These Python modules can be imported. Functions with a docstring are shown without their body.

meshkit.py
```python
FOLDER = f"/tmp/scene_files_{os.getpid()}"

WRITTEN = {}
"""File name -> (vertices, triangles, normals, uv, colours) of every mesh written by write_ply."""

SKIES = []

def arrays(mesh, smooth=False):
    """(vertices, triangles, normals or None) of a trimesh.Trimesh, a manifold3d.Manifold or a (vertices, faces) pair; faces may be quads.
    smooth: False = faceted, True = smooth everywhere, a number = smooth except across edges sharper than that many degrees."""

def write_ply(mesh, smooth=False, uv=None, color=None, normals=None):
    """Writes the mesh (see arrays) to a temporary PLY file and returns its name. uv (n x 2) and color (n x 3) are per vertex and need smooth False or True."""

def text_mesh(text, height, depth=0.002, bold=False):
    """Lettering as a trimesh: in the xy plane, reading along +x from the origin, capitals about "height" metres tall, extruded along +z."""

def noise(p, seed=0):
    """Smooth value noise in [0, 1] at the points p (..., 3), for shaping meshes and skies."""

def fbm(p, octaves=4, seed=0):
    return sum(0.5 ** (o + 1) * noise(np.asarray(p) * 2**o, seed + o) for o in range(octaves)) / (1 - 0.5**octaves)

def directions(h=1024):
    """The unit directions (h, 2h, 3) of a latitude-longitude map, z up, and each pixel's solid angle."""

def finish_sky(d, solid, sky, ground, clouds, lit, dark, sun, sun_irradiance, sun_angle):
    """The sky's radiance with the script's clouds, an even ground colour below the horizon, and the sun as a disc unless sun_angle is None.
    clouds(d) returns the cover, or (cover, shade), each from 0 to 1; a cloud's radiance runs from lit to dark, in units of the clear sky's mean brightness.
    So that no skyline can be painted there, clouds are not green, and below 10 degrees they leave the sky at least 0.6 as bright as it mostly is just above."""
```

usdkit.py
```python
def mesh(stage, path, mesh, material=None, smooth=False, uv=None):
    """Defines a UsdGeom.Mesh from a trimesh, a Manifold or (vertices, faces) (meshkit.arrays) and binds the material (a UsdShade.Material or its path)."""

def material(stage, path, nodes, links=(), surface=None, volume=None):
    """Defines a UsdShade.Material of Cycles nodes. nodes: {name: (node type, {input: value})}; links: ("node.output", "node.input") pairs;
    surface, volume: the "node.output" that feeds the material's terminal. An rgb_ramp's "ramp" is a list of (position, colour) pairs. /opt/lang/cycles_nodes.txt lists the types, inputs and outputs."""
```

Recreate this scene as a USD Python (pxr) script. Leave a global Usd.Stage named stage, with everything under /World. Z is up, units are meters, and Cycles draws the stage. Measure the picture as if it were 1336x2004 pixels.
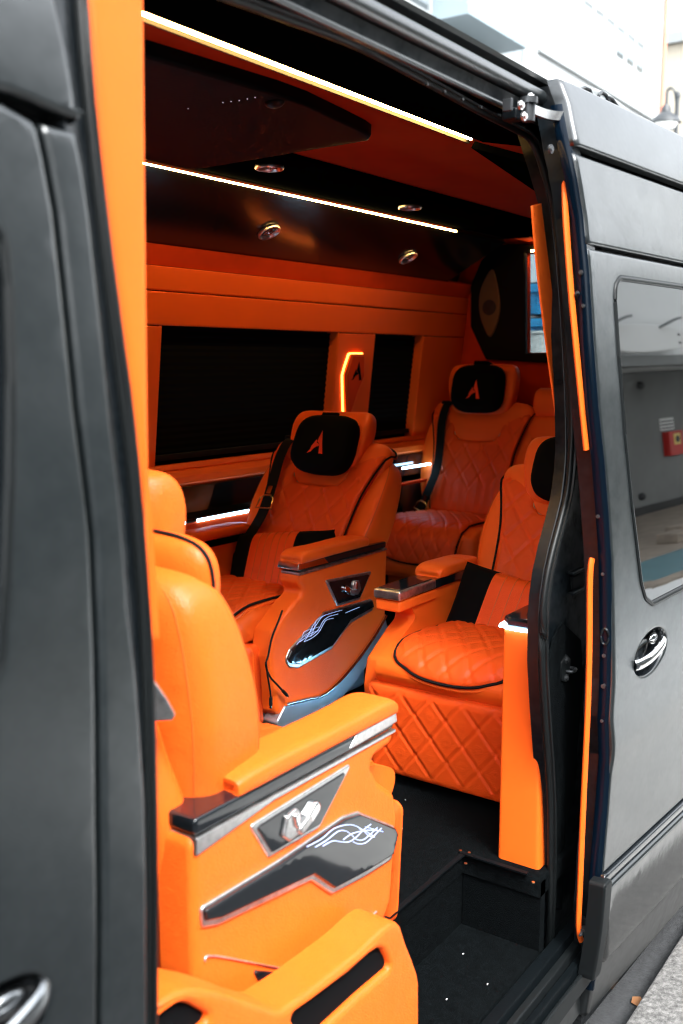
import math
import numpy as np
import trimesh
import manifold3d as m3
import shapely
import shapely.geometry as sg
from shapely.geometry.polygon import orient
from scipy.spatial import Delaunay
from pxr import Usd, UsdGeom, UsdLux, UsdShade, Gf, Sdf, Vt
import meshkit
import usdkit

stage = Usd.Stage.CreateInMemory()
UsdGeom.SetStageUpAxis(stage, 'Z')
UsdGeom.SetStageMetersPerUnit(stage, 1.0)
UsdGeom.Xform.Define(stage, '/World')
UsdGeom.Scope.Define(stage, '/World/Looks')

# ------------------------------------------------------------------ camera, sky, sun
# x runs along the van towards its tail, y across it into the cabin, z up; the road is z = 0.
LENS, PSI, PITCH = 35.0, math.radians(35.05), math.radians(8.67)
EYE = np.array([0.0, -0.83, 1.80])
FPX = 1948.0
FH = np.array([math.cos(PSI), math.sin(PSI), 0])
RT = np.array([math.sin(PSI), -math.cos(PSI), 0])
FW = FH * math.cos(PITCH) - np.array([0, 0, 1.0]) * math.sin(PITCH)
UP = np.cross(RT, FW)

cam = UsdGeom.Camera.Define(stage, '/World/camera')
cam.CreateFocalLengthAttr(LENS)
cam.CreateHorizontalApertureAttr(LENS * 1336 / FPX)
cam.CreateVerticalApertureAttr(LENS * 2004 / FPX)
cam.CreateClippingRangeAttr(Gf.Vec2f(0.05, 2000))
cam.CreateFStopAttr(3.2)
cam.CreateFocusDistanceAttr(2.75)
cam.CreateExposureAttr(2.9)
m = np.eye(4)
m[:3, 0], m[:3, 1], m[:3, 2], m[:3, 3] = RT, UP, -FW, EYE
cam.AddTransformOp().Set(Gf.Matrix4d(*m.T.ravel().tolist()))

SUN_DIR = np.array([-0.35, -0.75, 1.15])
SUN_DIR = SUN_DIR / np.linalg.norm(SUN_DIR)
sun_el, sun_rot = math.asin(SUN_DIR[2]), math.atan2(SUN_DIR[0], SUN_DIR[1])
sky_mat = usdkit.material(stage, '/World/Looks/overcast_sky', {
    'sky': ('sky_texture', {'sky_type': 'single_scattering', 'sun_disc': False, 'sun_elevation': sun_el, 'sun_rotation': sun_rot, 'aerosol_density': 2.0}),
    'bw': ('rgb_to_bw', {}),
    'grey': ('combine_color', {}),
    'tex': ('texture_coordinate', {}),
    'noise': ('noise_texture', {'scale': 2.2, 'detail': 4.0, 'roughness': 0.5}),
    'cover': ('map_range', {'from_min': 0.2, 'from_max': 0.7, 'to_min': 0.75, 'to_max': 1.0, 'clamp': True}),
    'cloud': ('mix', {'mix_type': 'multiply', 'fac': 1.0, 'color2': (1.25, 1.3, 1.33)}),
    'mix': ('mix', {}),
    'bg': ('background_shader', {'strength': 0.15})},
    [('sky.color', 'bw.color'), ('bw.val', 'grey.r'), ('bw.val', 'grey.g'), ('bw.val', 'grey.b'), ('tex.generated', 'noise.vector'), ('noise.fac', 'cover.value'),
     ('cover.result', 'mix.fac'), ('sky.color', 'mix.color1'), ('grey.color', 'cloud.color1'), ('cloud.color', 'mix.color2'), ('mix.color', 'bg.color')], surface='bg.background')
dome = UsdLux.DomeLight.Define(stage, '/World/sky')
UsdShade.MaterialBindingAPI.Apply(dome.GetPrim()).Bind(sky_mat)
dome.GetPrim().SetCustomDataByKey('kind', 'structure')
sun = UsdLux.DistantLight.Define(stage, '/World/sun')
sun.CreateIntensityAttr(0.14)
sun.CreateAngleAttr(14.0)
sun.CreateColorAttr(Gf.Vec3f(1.0, 0.97, 0.92))
sun.GetPrim().GetAttribute('inputs:normalize').Set(True) if sun.GetPrim().GetAttribute('inputs:normalize') else sun.CreateNormalizeAttr(True)
zax = SUN_DIR
xax = np.cross([0, 0, 1.0], zax); xax /= np.linalg.norm(xax)
yax = np.cross(zax, xax)
sm = np.eye(4); sm[:3, 0], sm[:3, 1], sm[:3, 2] = xax, yax, zax
sun.AddTransformOp().Set(Gf.Matrix4d(*sm.T.ravel().tolist()))

# ------------------------------------------------------------------ measuring: a sight line cut by a plane of the real van
def ray(u, v):
    return FW * FPX + RT * (u - 668) + UP * (1002 - v)

def at(u, v, x=None, y=None, z=None):
    d = ray(u, v)
    k, val = (0, x) if x is not None else (1, y) if y is not None else (2, z)
    return EYE + d * (val - EYE[k]) / d[k]

def at_plane(u, v, p, n):
    d = ray(u, v)
    return EYE + d * (np.dot(np.subtract(p, EYE), n) / np.dot(d, n))

def prof(z):
    """How far the van's side leans in at the height z."""
    z = np.asarray(z, float)
    a = np.clip((z - 1.15) / 1.05, 0, None)
    b = np.clip((z - 2.15) / 0.35, 0, None)
    c = np.clip((0.62 - z) / 0.45, 0, None)
    return 0.085 * a ** 1.6 + 0.10 * b ** 2 + 0.06 * c ** 2

def skin(u, v, off=0.0):
    y = off
    for _ in range(12):
        p = at(u, v, y=y)
        y = float(prof(p[2])) + off
    return p

def wall_y(z):
    return 1.86 - 0.11 * (np.asarray(z, float) - 1.38)

def on_wall(u, v, off=0.0):
    y = 1.85
    for _ in range(12):
        p = at(u, v, y=y)
        y = float(wall_y(p[2])) + off
    return p

# ------------------------------------------------------------------ prims
used = {}
def numbered(path):
    n = used.get(path, 0)
    used[path] = n + 1
    return path if n == 0 else f'{path}_{n:03d}'

def P(o):
    return '/World' if o is None else str(o.GetPath() if hasattr(o, 'GetPath') else o)

def tag(o, label=None, cat=None, group=None, kind=None):
    p = o.GetPrim() if hasattr(o, 'GetPrim') else o
    for k, val in (('label', label), ('category', cat), ('group', group), ('kind', kind)):
        if val:
            p.SetCustomDataByKey(k, val)
    return p

def thing(name, label, cat, loc=(0, 0, 0), rotz=0, group=None):
    x = UsdGeom.Xform.Define(stage, numbered('/World/' + name))
    x.AddTranslateOp().Set(Gf.Vec3d(*map(float, loc)))
    if rotz:
        x.AddRotateZOp().Set(float(rotz))
    return tag(x, label, cat, group)

def obj(name, mesh, mat, parent=None, smooth=35, label=None):
    o = usdkit.mesh(stage, numbered(P(parent) + '/' + name), mesh, MAT[mat], smooth=smooth)
    if label:
        tag(o, label)
    return o.GetPrim()

def struct(name, mesh, mat, smooth=False, kind='structure'):
    o = obj(name, mesh, mat, None, smooth)
    return tag(o, kind=kind)

def cat(*ms):
    return trimesh.util.concatenate([x for x in ms])

# ------------------------------------------------------------------ materials
MAT = {}
def mat(name, color, rough=0.5, metallic=0.0, bump=None, vary=0.0, vscale=6.0, coat=0.0, spec=0.5, rvary=0.0, sheen=0.0, emit=None, estr=0.0, ior=1.5, bump2=None):
    nodes = {'p': ('principled_bsdf', {'base_color': color, 'roughness': rough, 'metallic': metallic, 'specular_ior_level': spec, 'ior': ior})}
    if coat:
        nodes['p'][1]['coat_weight'] = coat
        nodes['p'][1]['coat_roughness'] = 0.05
    if sheen:
        nodes['p'][1]['sheen_weight'] = sheen
    if emit is not None:
        nodes['p'][1]['emission_color'] = emit
        nodes['p'][1]['emission_strength'] = estr
    links = []
    if vary or bump or rvary:
        nodes['g'] = ('geometry', {})
    if vary:
        nodes['vn'] = ('noise_texture', {'scale': vscale, 'detail': 5.0, 'roughness': 0.6})
        lo = tuple(c * (1 - vary) for c in color); hi = tuple(min(1, c * (1 + vary)) for c in color)
        nodes['vr'] = ('rgb_ramp', {'ramp': [(0.25, lo), (0.75, hi)]})
        links += [('g.position', 'vn.vector'), ('vn.fac', 'vr.fac'), ('vr.color', 'p.base_color')]
    if rvary:
        nodes['rn'] = ('noise_texture', {'scale': vscale * 1.7, 'detail': 6.0, 'roughness': 0.65})
        nodes['rr'] = ('map_range', {'from_min': 0.3, 'from_max': 0.7, 'to_min': max(0.02, rough - rvary), 'to_max': rough + rvary, 'clamp': True})
        links += [('g.position', 'rn.vector'), ('rn.fac', 'rr.value'), ('rr.result', 'p.roughness')]
    if bump:
        kind, scale, dist = bump
        if kind == 'noise':
            nodes['b'] = ('noise_texture', {'scale': scale, 'detail': 3.0})
            out = 'b.fac'
        else:
            nodes['b'] = ('voronoi_texture', {'scale': scale})
            out = 'b.distance'
        nodes['bm'] = ('bump', {'strength': 0.6, 'distance': dist})
        links += [('g.position', 'b.vector'), (out, 'bm.height'), ('bm.normal', 'p.normal')]
    if bump2:
        nodes['b2'] = ('noise_texture', {'scale': bump2[1], 'detail': 4.0, 'roughness': 0.55})
        nodes['bm2'] = ('bump', {'strength': 0.5, 'distance': bump2[2]})
        links += [('g.position', 'b2.vector'), ('b2.fac', 'bm2.height'), ('bm2.normal', 'bm.normal')]
    MAT[name] = usdkit.material(stage, '/World/Looks/' + name, nodes, links, surface='p.BSDF')

ORANGE = (0.86, 0.120, 0.009)
mat('leather', ORANGE, 0.46, bump=('voronoi', 360, 0.0010), bump2=('noise', 16, 0.0045), vary=0.06, vscale=5, rvary=0.07, spec=0.38)
mat('leather_quilt', (0.78, 0.080, 0.006), 0.50, bump=('voronoi', 300, 0.0012), vary=0.07, vscale=9, spec=0.35)
mat('trim_orange', (0.86, 0.120, 0.008), 0.55, bump=('noise', 260, 0.0004), vary=0.04, vscale=4, spec=0.3)
mat('stitch', (0.55, 0.10, 0.008), 0.6)
mat('shaded_orange', (0.66, 0.052, 0.005), 0.85, bump=('noise', 300, 0.0006), vary=0.08, vscale=8, spec=0.15)  # redder, darker copy of the orange; cabin shade is put into its colour
mat('paint_satin', (0.0030, 0.0045, 0.0050), 0.30, ior=1.95, bump=('noise', 700, 0.00005), bump2=('noise', 3.0, 0.004), rvary=0.03, vscale=7)
mat('paint_gloss', (0.0030, 0.0040, 0.0044), 0.13, ior=1.8, bump2=('noise', 4.0, 0.004), bump=('noise', 700, 0.00003), rvary=0.05, vscale=9)
mat('paint_blue', (0.0008, 0.004, 0.009), 0.20, metallic=0.2, spec=0.2)
mat('paint_jamb', (0.002, 0.003, 0.0038), 0.30, rvary=0.1, vscale=9, spec=0.3)
mat('rubber', (0.003, 0.0038, 0.004), 0.42, bump=('noise', 200, 0.0004), spec=0.25)
mat('black_gloss', (0.004, 0.005, 0.006), 0.07, coat=0.5, spec=0.5)
mat('black_plastic', (0.003, 0.004, 0.0044), 0.5, bump=('noise', 500, 0.0003), spec=0.2)
mat('panel_dark', (0.002, 0.003, 0.0036), 0.5, bump=('noise', 240, 0.001), spec=0.06)
mat('ceiling_black', (0.0009, 0.0012, 0.0014), 1.0, spec=0.0)
mat('headliner', (0.005, 0.006, 0.007), 0.16, spec=0.2)
mat('shaded_ceiling_suede', (0.42, 0.036, 0.004), 0.9, bump=('noise', 300, 0.0006), vary=0.08, vscale=8, spec=0.1)  # ceiling orange darkened further, shade put into the colour
mat('suede_black', (0.003, 0.0036, 0.0042), 0.9, bump=('noise', 400, 0.0006), spec=0.06)
mat('webbing', (0.004, 0.005, 0.006), 0.7, bump=('noise', 700, 0.0008), spec=0.15)
mat('chrome', (0.80, 0.80, 0.80), 0.10, metallic=1.0)
mat('dark_chrome', (0.30, 0.31, 0.32), 0.22, metallic=1.0)
mat('bright_ring', (0.85, 0.85, 0.85), 0.28, metallic=1.0)
mat('satin_metal', (0.62, 0.61, 0.60), 0.32, metallic=1.0, rvary=0.06, vscale=20)
mat('gold_metal', (0.75, 0.55, 0.30), 0.25, metallic=1.0)
mat('skirt_metal', (0.55, 0.60, 0.66), 0.36, metallic=0.9)
mat('steel', (0.07, 0.073, 0.076), 0.38, metallic=0.8, vary=0.2, vscale=40)
mat('carpet', (0.0022, 0.003, 0.0034), 0.95, bump=('noise', 350, 0.003), vary=0.5, vscale=60, spec=0.03)
mat('sill_metal', (0.012, 0.014, 0.015), 0.42, metallic=0.7, rvary=0.12, vscale=25)
mat('grille', (0.20, 0.125, 0.065), 0.45, metallic=0.3, bump=('voronoi', 380, 0.002))
mat('led_warm', (1, 0.8, 0.5), 0.5, emit=(1.0, 0.55, 0.16), estr=12.0)
mat('led_white', (0.8, 0.9, 1), 0.5, emit=(0.40, 0.75, 1.0), estr=3.2)
mat('led_floor', (0.8, 0.9, 1), 0.5, emit=(0.30, 0.68, 1.0), estr=9.0)
mat('led_orange', (1, 0.5, 0.1), 0.5, emit=(1.0, 0.22, 0.03), estr=2.0)
mat('glow_line', (0.5, 0.6, 1), 0.5, emit=(0.42, 0.58, 1.0), estr=0.13)
mat('star', (0.8, 0.8, 0.9), 0.5, emit=(0.7, 0.8, 1.0), estr=0.12)
mat('logo_red', (0.75, 0.05, 0.012), 0.6)
mat('asphalt', (0.035, 0.036, 0.038), 0.85, bump=('noise', 120, 0.006), vary=0.4, vscale=50)
mat('white_wall', (0.36, 0.37, 0.37), 0.8, vary=0.04, vscale=0.8)
mat('white_frame', (0.17, 0.18, 0.18), 0.5)
mat('grey_blue', (0.16, 0.20, 0.22), 0.7, vary=0.05, vscale=1.2)
mat('pane_far', (0.13, 0.15, 0.16), 0.2)
mat('pane_dark', (0.035, 0.04, 0.042), 0.1)
mat('lamp_black', (0.02, 0.022, 0.024), 0.4)
mat('crate_blue', (0.015, 0.22, 0.42), 0.45, vary=0.1, vscale=8)
mat('bucket_white', (0.62, 0.60, 0.55), 0.5)
mat('red_plastic', (0.50, 0.02, 0.015), 0.4)
mat('yellow_paint', (0.75, 0.60, 0.16), 0.5)
mat('paper_white', (0.72, 0.72, 0.70), 0.7)
mat('drain_red', (0.45, 0.16, 0.10), 0.6)
mat('leaf_brown', (0.30, 0.13, 0.05), 0.7)
mat('garage_dark', (0.030, 0.034, 0.035), 0.8, vary=0.25, vscale=1.5)
mat('garage_wall', (0.20, 0.205, 0.20), 0.85, vary=0.15, vscale=1.2)
mat('bounce_ground', (0.50, 0.49, 0.47), 0.8, vary=0.15, vscale=5)  # for unseen ground added to reflect light into the sliding door
mat('pale_wall', (0.78, 0.79, 0.78), 0.8, vary=0.06, vscale=1.0)
mat('stone_warm', (0.30, 0.25, 0.20), 0.8, vary=0.25, vscale=6)
mat('teal_paint', (0.12, 0.24, 0.27), 0.35, vary=0.1, vscale=3)
mat('brick_far', (0.42, 0.24, 0.15), 0.85, vary=0.2, vscale=3)

def custom(name, nodes, links, surface):
    MAT[name] = usdkit.material(stage, '/World/Looks/' + name, nodes, links, surface=surface)

custom('concrete', {
    'g': ('geometry', {}), 'n1': ('noise_texture', {'scale': 70.0, 'detail': 6.0, 'roughness': 0.8}), 'n2': ('voronoi_texture', {'scale': 95.0}),
    'r1': ('rgb_ramp', {'ramp': [(0.3, (0.03, 0.028, 0.027)), (0.5, (0.12, 0.115, 0.11)), (0.68, (0.24, 0.23, 0.22))]}),
    'b': ('bump', {'strength': 0.7, 'distance': 0.004}), 'p': ('principled_bsdf', {'roughness': 0.85})},
    [('g.position', 'n1.vector'), ('g.position', 'n2.vector'), ('n1.fac', 'r1.fac'), ('r1.color', 'p.base_color'), ('n2.distance', 'b.height'), ('b.normal', 'p.normal')], 'p.BSDF')
def pane(name, tint, ior=1.5, rough=0.0, fac_add=0.0):
    custom(name, {'f': ('fresnel', {'IOR': ior}), 't': ('transparent_bsdf', {'color': tint}), 'g': ('glossy_bsdf', {'color': (1, 1, 1), 'roughness': rough}), 'm': ('mix_closure', {})},
           [('f.fac', 'm.fac'), ('t.BSDF', 'm.closure1'), ('g.BSDF', 'm.closure2')], 'm.closure')
pane('tinted_glass', (0.03, 0.035, 0.04), 2.05)
pane('rear_glass', (0.45, 0.50, 0.52), 1.5)
pane('clear_glass', (0.9, 0.92, 0.92), 1.45)

# ------------------------------------------------------------------ shapes
def spline(pts, n=8, closed=False):
    """Catmull-Rom through the points."""
    p = np.asarray(pts, float)
    k = len(p)
    out = []
    for i in range(k if closed else k - 1):
        p0, p1, p2, p3 = (p[(i + j - 1) % k] if closed else p[min(max(i + j - 1, 0), k - 1)] for j in range(4))
        for t in np.linspace(0, 1, n, endpoint=False):
            out.append(0.5 * (2 * p1 + (p2 - p0) * t + (2 * p0 - 5 * p1 + 4 * p2 - p3) * t ** 2 + (3 * p1 - p0 - 3 * p2 + p3) * t ** 3))
    if not closed:
        out.append(p[-1])
    return np.array(out)

def rounded(pts, r, seg=4):
    """A polygon with its corners rounded."""
    g = sg.Polygon(pts).buffer(0)
    g = g.buffer(-r * 0.98, join_style=2).buffer(r * 0.98, quad_segs=seg) if r > 0 else g
    g = g.buffer(r * 0.9, join_style=2).buffer(-r * 0.9, quad_segs=seg) if r > 0 else g
    if g.geom_type != 'Polygon':
        g = max(g.geoms, key=lambda q: q.area)
    return g

def resample(ring, step):
    c = np.asarray(ring.coords)[:-1]
    out = []
    for a, b in zip(c, np.roll(c, -1, 0)):
        n = max(1, int(math.ceil(np.linalg.norm(b - a) / step)))
        out += [a + (b - a) * t for t in np.arange(n) / n]
    return np.array(out)

def cross2(a, b):
    return a[:, 0] * b[:, 1] - a[:, 1] * b[:, 0]

def pad(poly, t, r=0.006, res=0.03, edge=None, height=None, to=None, base=0.0):
    """A slab over the polygon: flat back at base, front at t with an edge rounded over r, plus height(a, b, d) on top. to maps (a, b, c) into place."""
    poly = orient(poly if isinstance(poly, sg.Polygon) else sg.Polygon(poly).buffer(0))
    edge = edge or min(res, max(r * 1.5, 0.006))
    bl = [resample(q, edge) for q in [poly.exterior, *poly.interiors]]
    fs = (0.06, 0.22, 0.5, 1.0) if r > 0.0025 else (0.5, 1.0)
    verts, hs_, ds_, faces, inner_rings, n = [], [], [], [], [], 0
    prof_h = lambda d: t - r * (1 - np.sqrt(np.clip(1 - (1 - np.clip(d / max(r, 1e-9), 0, 1)) ** 2, 0, 1)))
    for b in bl:
        k = len(b)
        e = np.roll(b, -1, 0) - b
        e /= np.linalg.norm(e, axis=1, keepdims=True) + 1e-12
        nr = np.column_stack([-e[:, 1], e[:, 0]])
        nn = nr + np.roll(nr, 1, 0)
        nn /= np.linalg.norm(nn, axis=1, keepdims=True) + 1e-9
        nn = nn / np.clip((nn * nr).sum(1, keepdims=True), 0.6, 1)
        for q, f in enumerate((0.0,) + fs):
            verts.append(b + nn * r * f)
            hs_.append(np.full(k, float(prof_h(np.array(r * f)))))
            ds_.append(np.full(k, r * f))
            if q:
                i = np.arange(k); jx = np.roll(i, -1)
                o0, o1 = n + (q - 1) * k, n + q * k
                faces += [np.column_stack([o0 + i, o0 + jx, o1 + jx]), np.column_stack([o0 + i, o1 + jx, o1 + i])]
        inner_rings.append((n + len(fs) * k, k, verts[-1]))
        n += (len(fs) + 1) * k
    pin = sg.Polygon(inner_rings[0][2], [q[2] for q in inner_rings[1:]])
    pin = pin if pin.is_valid else pin.buffer(0)
    idx = np.concatenate([np.arange(a, a + k) for a, k, _ in inner_rings])
    pr = np.vstack([q[2] for q in inner_rings])
    x0, y0, x1, y1 = poly.bounds
    gx, gy = np.meshgrid(np.arange(x0, x1 + res, res), np.arange(y0, y1 + res, res))
    gx[1::2] += res / 2
    core = poly.buffer(-(r + 0.55 * min(res, 2 * edge)))
    g = np.column_stack([gx.ravel(), gy.ravel()])
    g = g[shapely.contains_xy(core, g[:, 0], g[:, 1])] if not core.is_empty else np.zeros((0, 2))
    p2 = np.vstack([pr, g])
    tri = Delaunay(p2 + np.random.default_rng(1).normal(0, 1e-7, p2.shape)).simplices
    cen = p2[tri].mean(1)
    tri = tri[shapely.contains_xy(pin, cen[:, 0], cen[:, 1])]
    sgn = cross2(p2[tri[:, 1]] - p2[tri[:, 0]], p2[tri[:, 2]] - p2[tri[:, 0]])
    tri = tri[np.abs(sgn) > 1e-11]; sgn = sgn[np.abs(sgn) > 1e-11]
    tri[sgn < 0] = tri[sgn < 0][:, ::-1]
    idx = np.concatenate([idx, np.arange(n, n + len(g))])
    faces.append(idx[tri])
    verts.append(g); hs_.append(np.full(len(g), float(t)))
    bd = shapely.union_all([sg.LineString(q.coords) for q in [poly.exterior, *poly.interiors]])
    ds_.append(shapely.distance(bd, shapely.points(g)) if len(g) else np.zeros(0))
    v2, h, d = np.vstack(verts), np.concatenate(hs_), np.concatenate(ds_)
    if height is not None:
        h = h + height(v2[:, 0], v2[:, 1], d)
    n = len(v2)
    bp_ = np.vstack(bl)
    v = np.vstack([np.column_stack([v2, h]), np.column_stack([bp_, np.full(len(bp_), base)])])
    a0, off = 0, 0
    for b in bl:
        k = len(b)
        i = np.arange(k); jx = np.roll(i, -1)
        faces += [np.column_stack([off + i, n + a0 + i, n + a0 + jx]), np.column_stack([off + i, n + a0 + jx, off + jx])]
        a0 += k; off += (len(fs) + 1) * k
    tb = Delaunay(bp_ + np.random.default_rng(2).normal(0, 1e-7, bp_.shape)).simplices
    cb = bp_[tb].mean(1)
    tb = tb[shapely.contains_xy(poly, cb[:, 0], cb[:, 1])]
    sb = cross2(bp_[tb[:, 1]] - bp_[tb[:, 0]], bp_[tb[:, 2]] - bp_[tb[:, 0]])
    tb[sb > 0] = tb[sb > 0][:, ::-1]
    faces.append(tb + n)
    if to is not None:
        v = to(v)
    return fix(trimesh.Trimesh(v, np.vstack(faces), process=False))

def fix(mesh):
    m_ = mesh.copy()
    m_.merge_vertices()
    if m_.volume < 0:
        mesh.invert()
    return mesh

def frame(o, A, B, N=None):
    o, A, B = (np.asarray(q, float) for q in (o, A, B))
    N = np.cross(A, B) if N is None else np.asarray(N, float)
    return lambda v: o + v[:, :1] * A + v[:, 1:2] * B + v[:, 2:3] * N

def side_frame(y, sign=-1):
    """(a, b, c) = (x, z, outward from the plane y, towards the street when sign is -1)."""
    return lambda v: np.column_stack([v[:, 0], y + sign * v[:, 2], v[:, 1]])

def skin_frame(off=0.0):
    return lambda v: np.column_stack([v[:, 0], prof(v[:, 1]) + off - v[:, 2], v[:, 1]])

def wall_frame(off=0.0):
    return lambda v: np.column_stack([v[:, 0], wall_y(v[:, 1]) + off - v[:, 2], v[:, 1]])

def xz(pts):
    return [(p[0], p[2]) for p in pts]

def box(lo, hi):
    b = trimesh.creation.box(np.subtract(hi, lo))
    b.apply_translation((np.add(lo, hi)) / 2.0)
    return b

SPH = trimesh.creation.icosphere(2).vertices
def rbox(lo, hi, r, to=None):
    lo, hi = np.asarray(lo, float), np.asarray(hi, float)
    r = min(r, (hi - lo).min() / 2 - 1e-5)
    c = np.array(np.meshgrid(*zip(lo + r, hi - r))).reshape(3, -1).T
    v = (c[:, None] + SPH[None] * r).reshape(-1, 3)
    h = trimesh.convex.convex_hull(v)
    if to is not None:
        h.vertices = to(np.asarray(h.vertices))
        fix(h)
    return h

def hull(pts):
    return trimesh.convex.convex_hull(np.asarray(pts, float))

def sweep(path, section, closed=False, up=None):
    """Section (k x 2, in normal/binormal) along the path; the section does not twist."""
    p = np.asarray(path, float)
    n = len(p)
    t = np.gradient(p, axis=0) if not closed else np.roll(p, -1, 0) - np.roll(p, 1, 0)
    t /= np.linalg.norm(t, axis=1, keepdims=True) + 1e-12
    if up is None:
        up = np.array([0.0, 0.0, 1.0]) if abs(t[:, 2]).mean() < 0.8 else np.array([1.0, 0, 0])
    a = np.cross(t, np.broadcast_to(up, t.shape))
    a /= np.linalg.norm(a, axis=1, keepdims=True) + 1e-12
    b = np.cross(a, t)
    s = np.asarray(section, float)
    k = len(s)
    v = (p[:, None] + s[None, :, :1] * a[:, None] + s[None, :, 1:] * b[:, None]).reshape(-1, 3)
    f = []
    for i in range(n if closed else n - 1):
        j = (i + 1) % n
        for q in range(k):
            r = (q + 1) % k
            f += [[i * k + q, i * k + r, j * k + r], [i * k + q, j * k + r, j * k + q]]
    if not closed:
        f += [[0, q + 1, q] for q in range(1, k - 1)]
        f += [[(n - 1) * k, (n - 1) * k + q, (n - 1) * k + q + 1] for q in range(1, k - 1)]
    return fix(trimesh.Trimesh(v, np.array(f), process=False))

def circle(r, k=8, sx=1.0, sy=1.0):
    a = np.arange(k) * 2 * math.pi / k
    return np.column_stack([r * sx * np.cos(a), r * sy * np.sin(a)])

def tube(path, r, closed=False, k=8, up=None):
    return sweep(path, circle(r, k), closed, up)

def loft(rings, caps=True):
    R = [np.asarray(q, float) for q in rings]
    k = len(R[0])
    v = np.vstack(R)
    f = []
    for i in range(len(R) - 1):
        for q in range(k):
            r = (q + 1) % k
            f += [[i * k + q, i * k + r, (i + 1) * k + r], [i * k + q, (i + 1) * k + r, (i + 1) * k + q]]
    if caps:
        for base, c, flip in ((0, R[0].mean(0), True), ((len(R) - 1) * k, R[-1].mean(0), False)):
            v = np.vstack([v, c])
            ci = len(v) - 1
            for q in range(k):
                r = (q + 1) % k
                f.append([ci, base + r, base + q] if flip else [ci, base + q, base + r])
    return fix(trimesh.Trimesh(v, np.array(f), process=False))

def sloft(rings, n=4):
    """A loft through the rings with soft transitions between them."""
    R = np.array(rings, float)
    k = R.shape[1]
    q = spline(R.reshape(len(R), -1), n)
    return loft(list(q.reshape(len(q), k, 3)))

def cyl(p0, p1, r, k=14, r2=None):
    p0, p1 = np.asarray(p0, float), np.asarray(p1, float)
    t = (p1 - p0) / np.linalg.norm(p1 - p0)
    a = np.cross(t, [0, 0, 1.0] if abs(t[2]) < 0.9 else [1.0, 0, 0]); a /= np.linalg.norm(a)
    b = np.cross(t, a)
    ang = np.arange(k) * 2 * math.pi / k
    c = np.cos(ang)[:, None] * a + np.sin(ang)[:, None] * b
    return loft([p0 + r * c, p1 + (r if r2 is None else r2) * c])

def bolt(p, n, r=0.007, l=0.006):
    p, n = np.asarray(p, float), np.asarray(n, float)
    return cat(cyl(p - n * 0.003, p + n * 0.002, r * 1.5), cyl(p + n * 0.002, p + n * l, r, 6))

def line_of(pts, w, h, up=None):
    s = np.array([(-w / 2, -h / 2), (w / 2, -h / 2), (w / 2, h / 2), (-w / 2, h / 2)])
    return sweep(pts, s, up=up)

# ------------------------------------------------------------------ the setting: road, pavement
struct('road', box((-40, -0.10, -0.30), (90, 9.0, 0.0)), 'asphalt')
struct('pavement', pad([(-40, -4.6), (90, -4.6), (90, -0.075), (-40, -0.075)], 0.09, 0.012, res=40.0, edge=8.0, base=-0.3), 'concrete', smooth=40)
struct('far_pavement', box((-40, 9.0, -0.30), (90, 11.2, 0.10)), 'concrete')
struct('ground', box((-160, -160, -0.9), (220, 160, -0.32)), 'asphalt')

# ------------------------------------------------------------------ the van
van = thing('van', 'matte black high-roof van with its sliding door open on an orange cabin', 'van')

def skin_pts(pts, off=0.0):
    return [skin(u, v, off) for u, v in pts]

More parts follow.
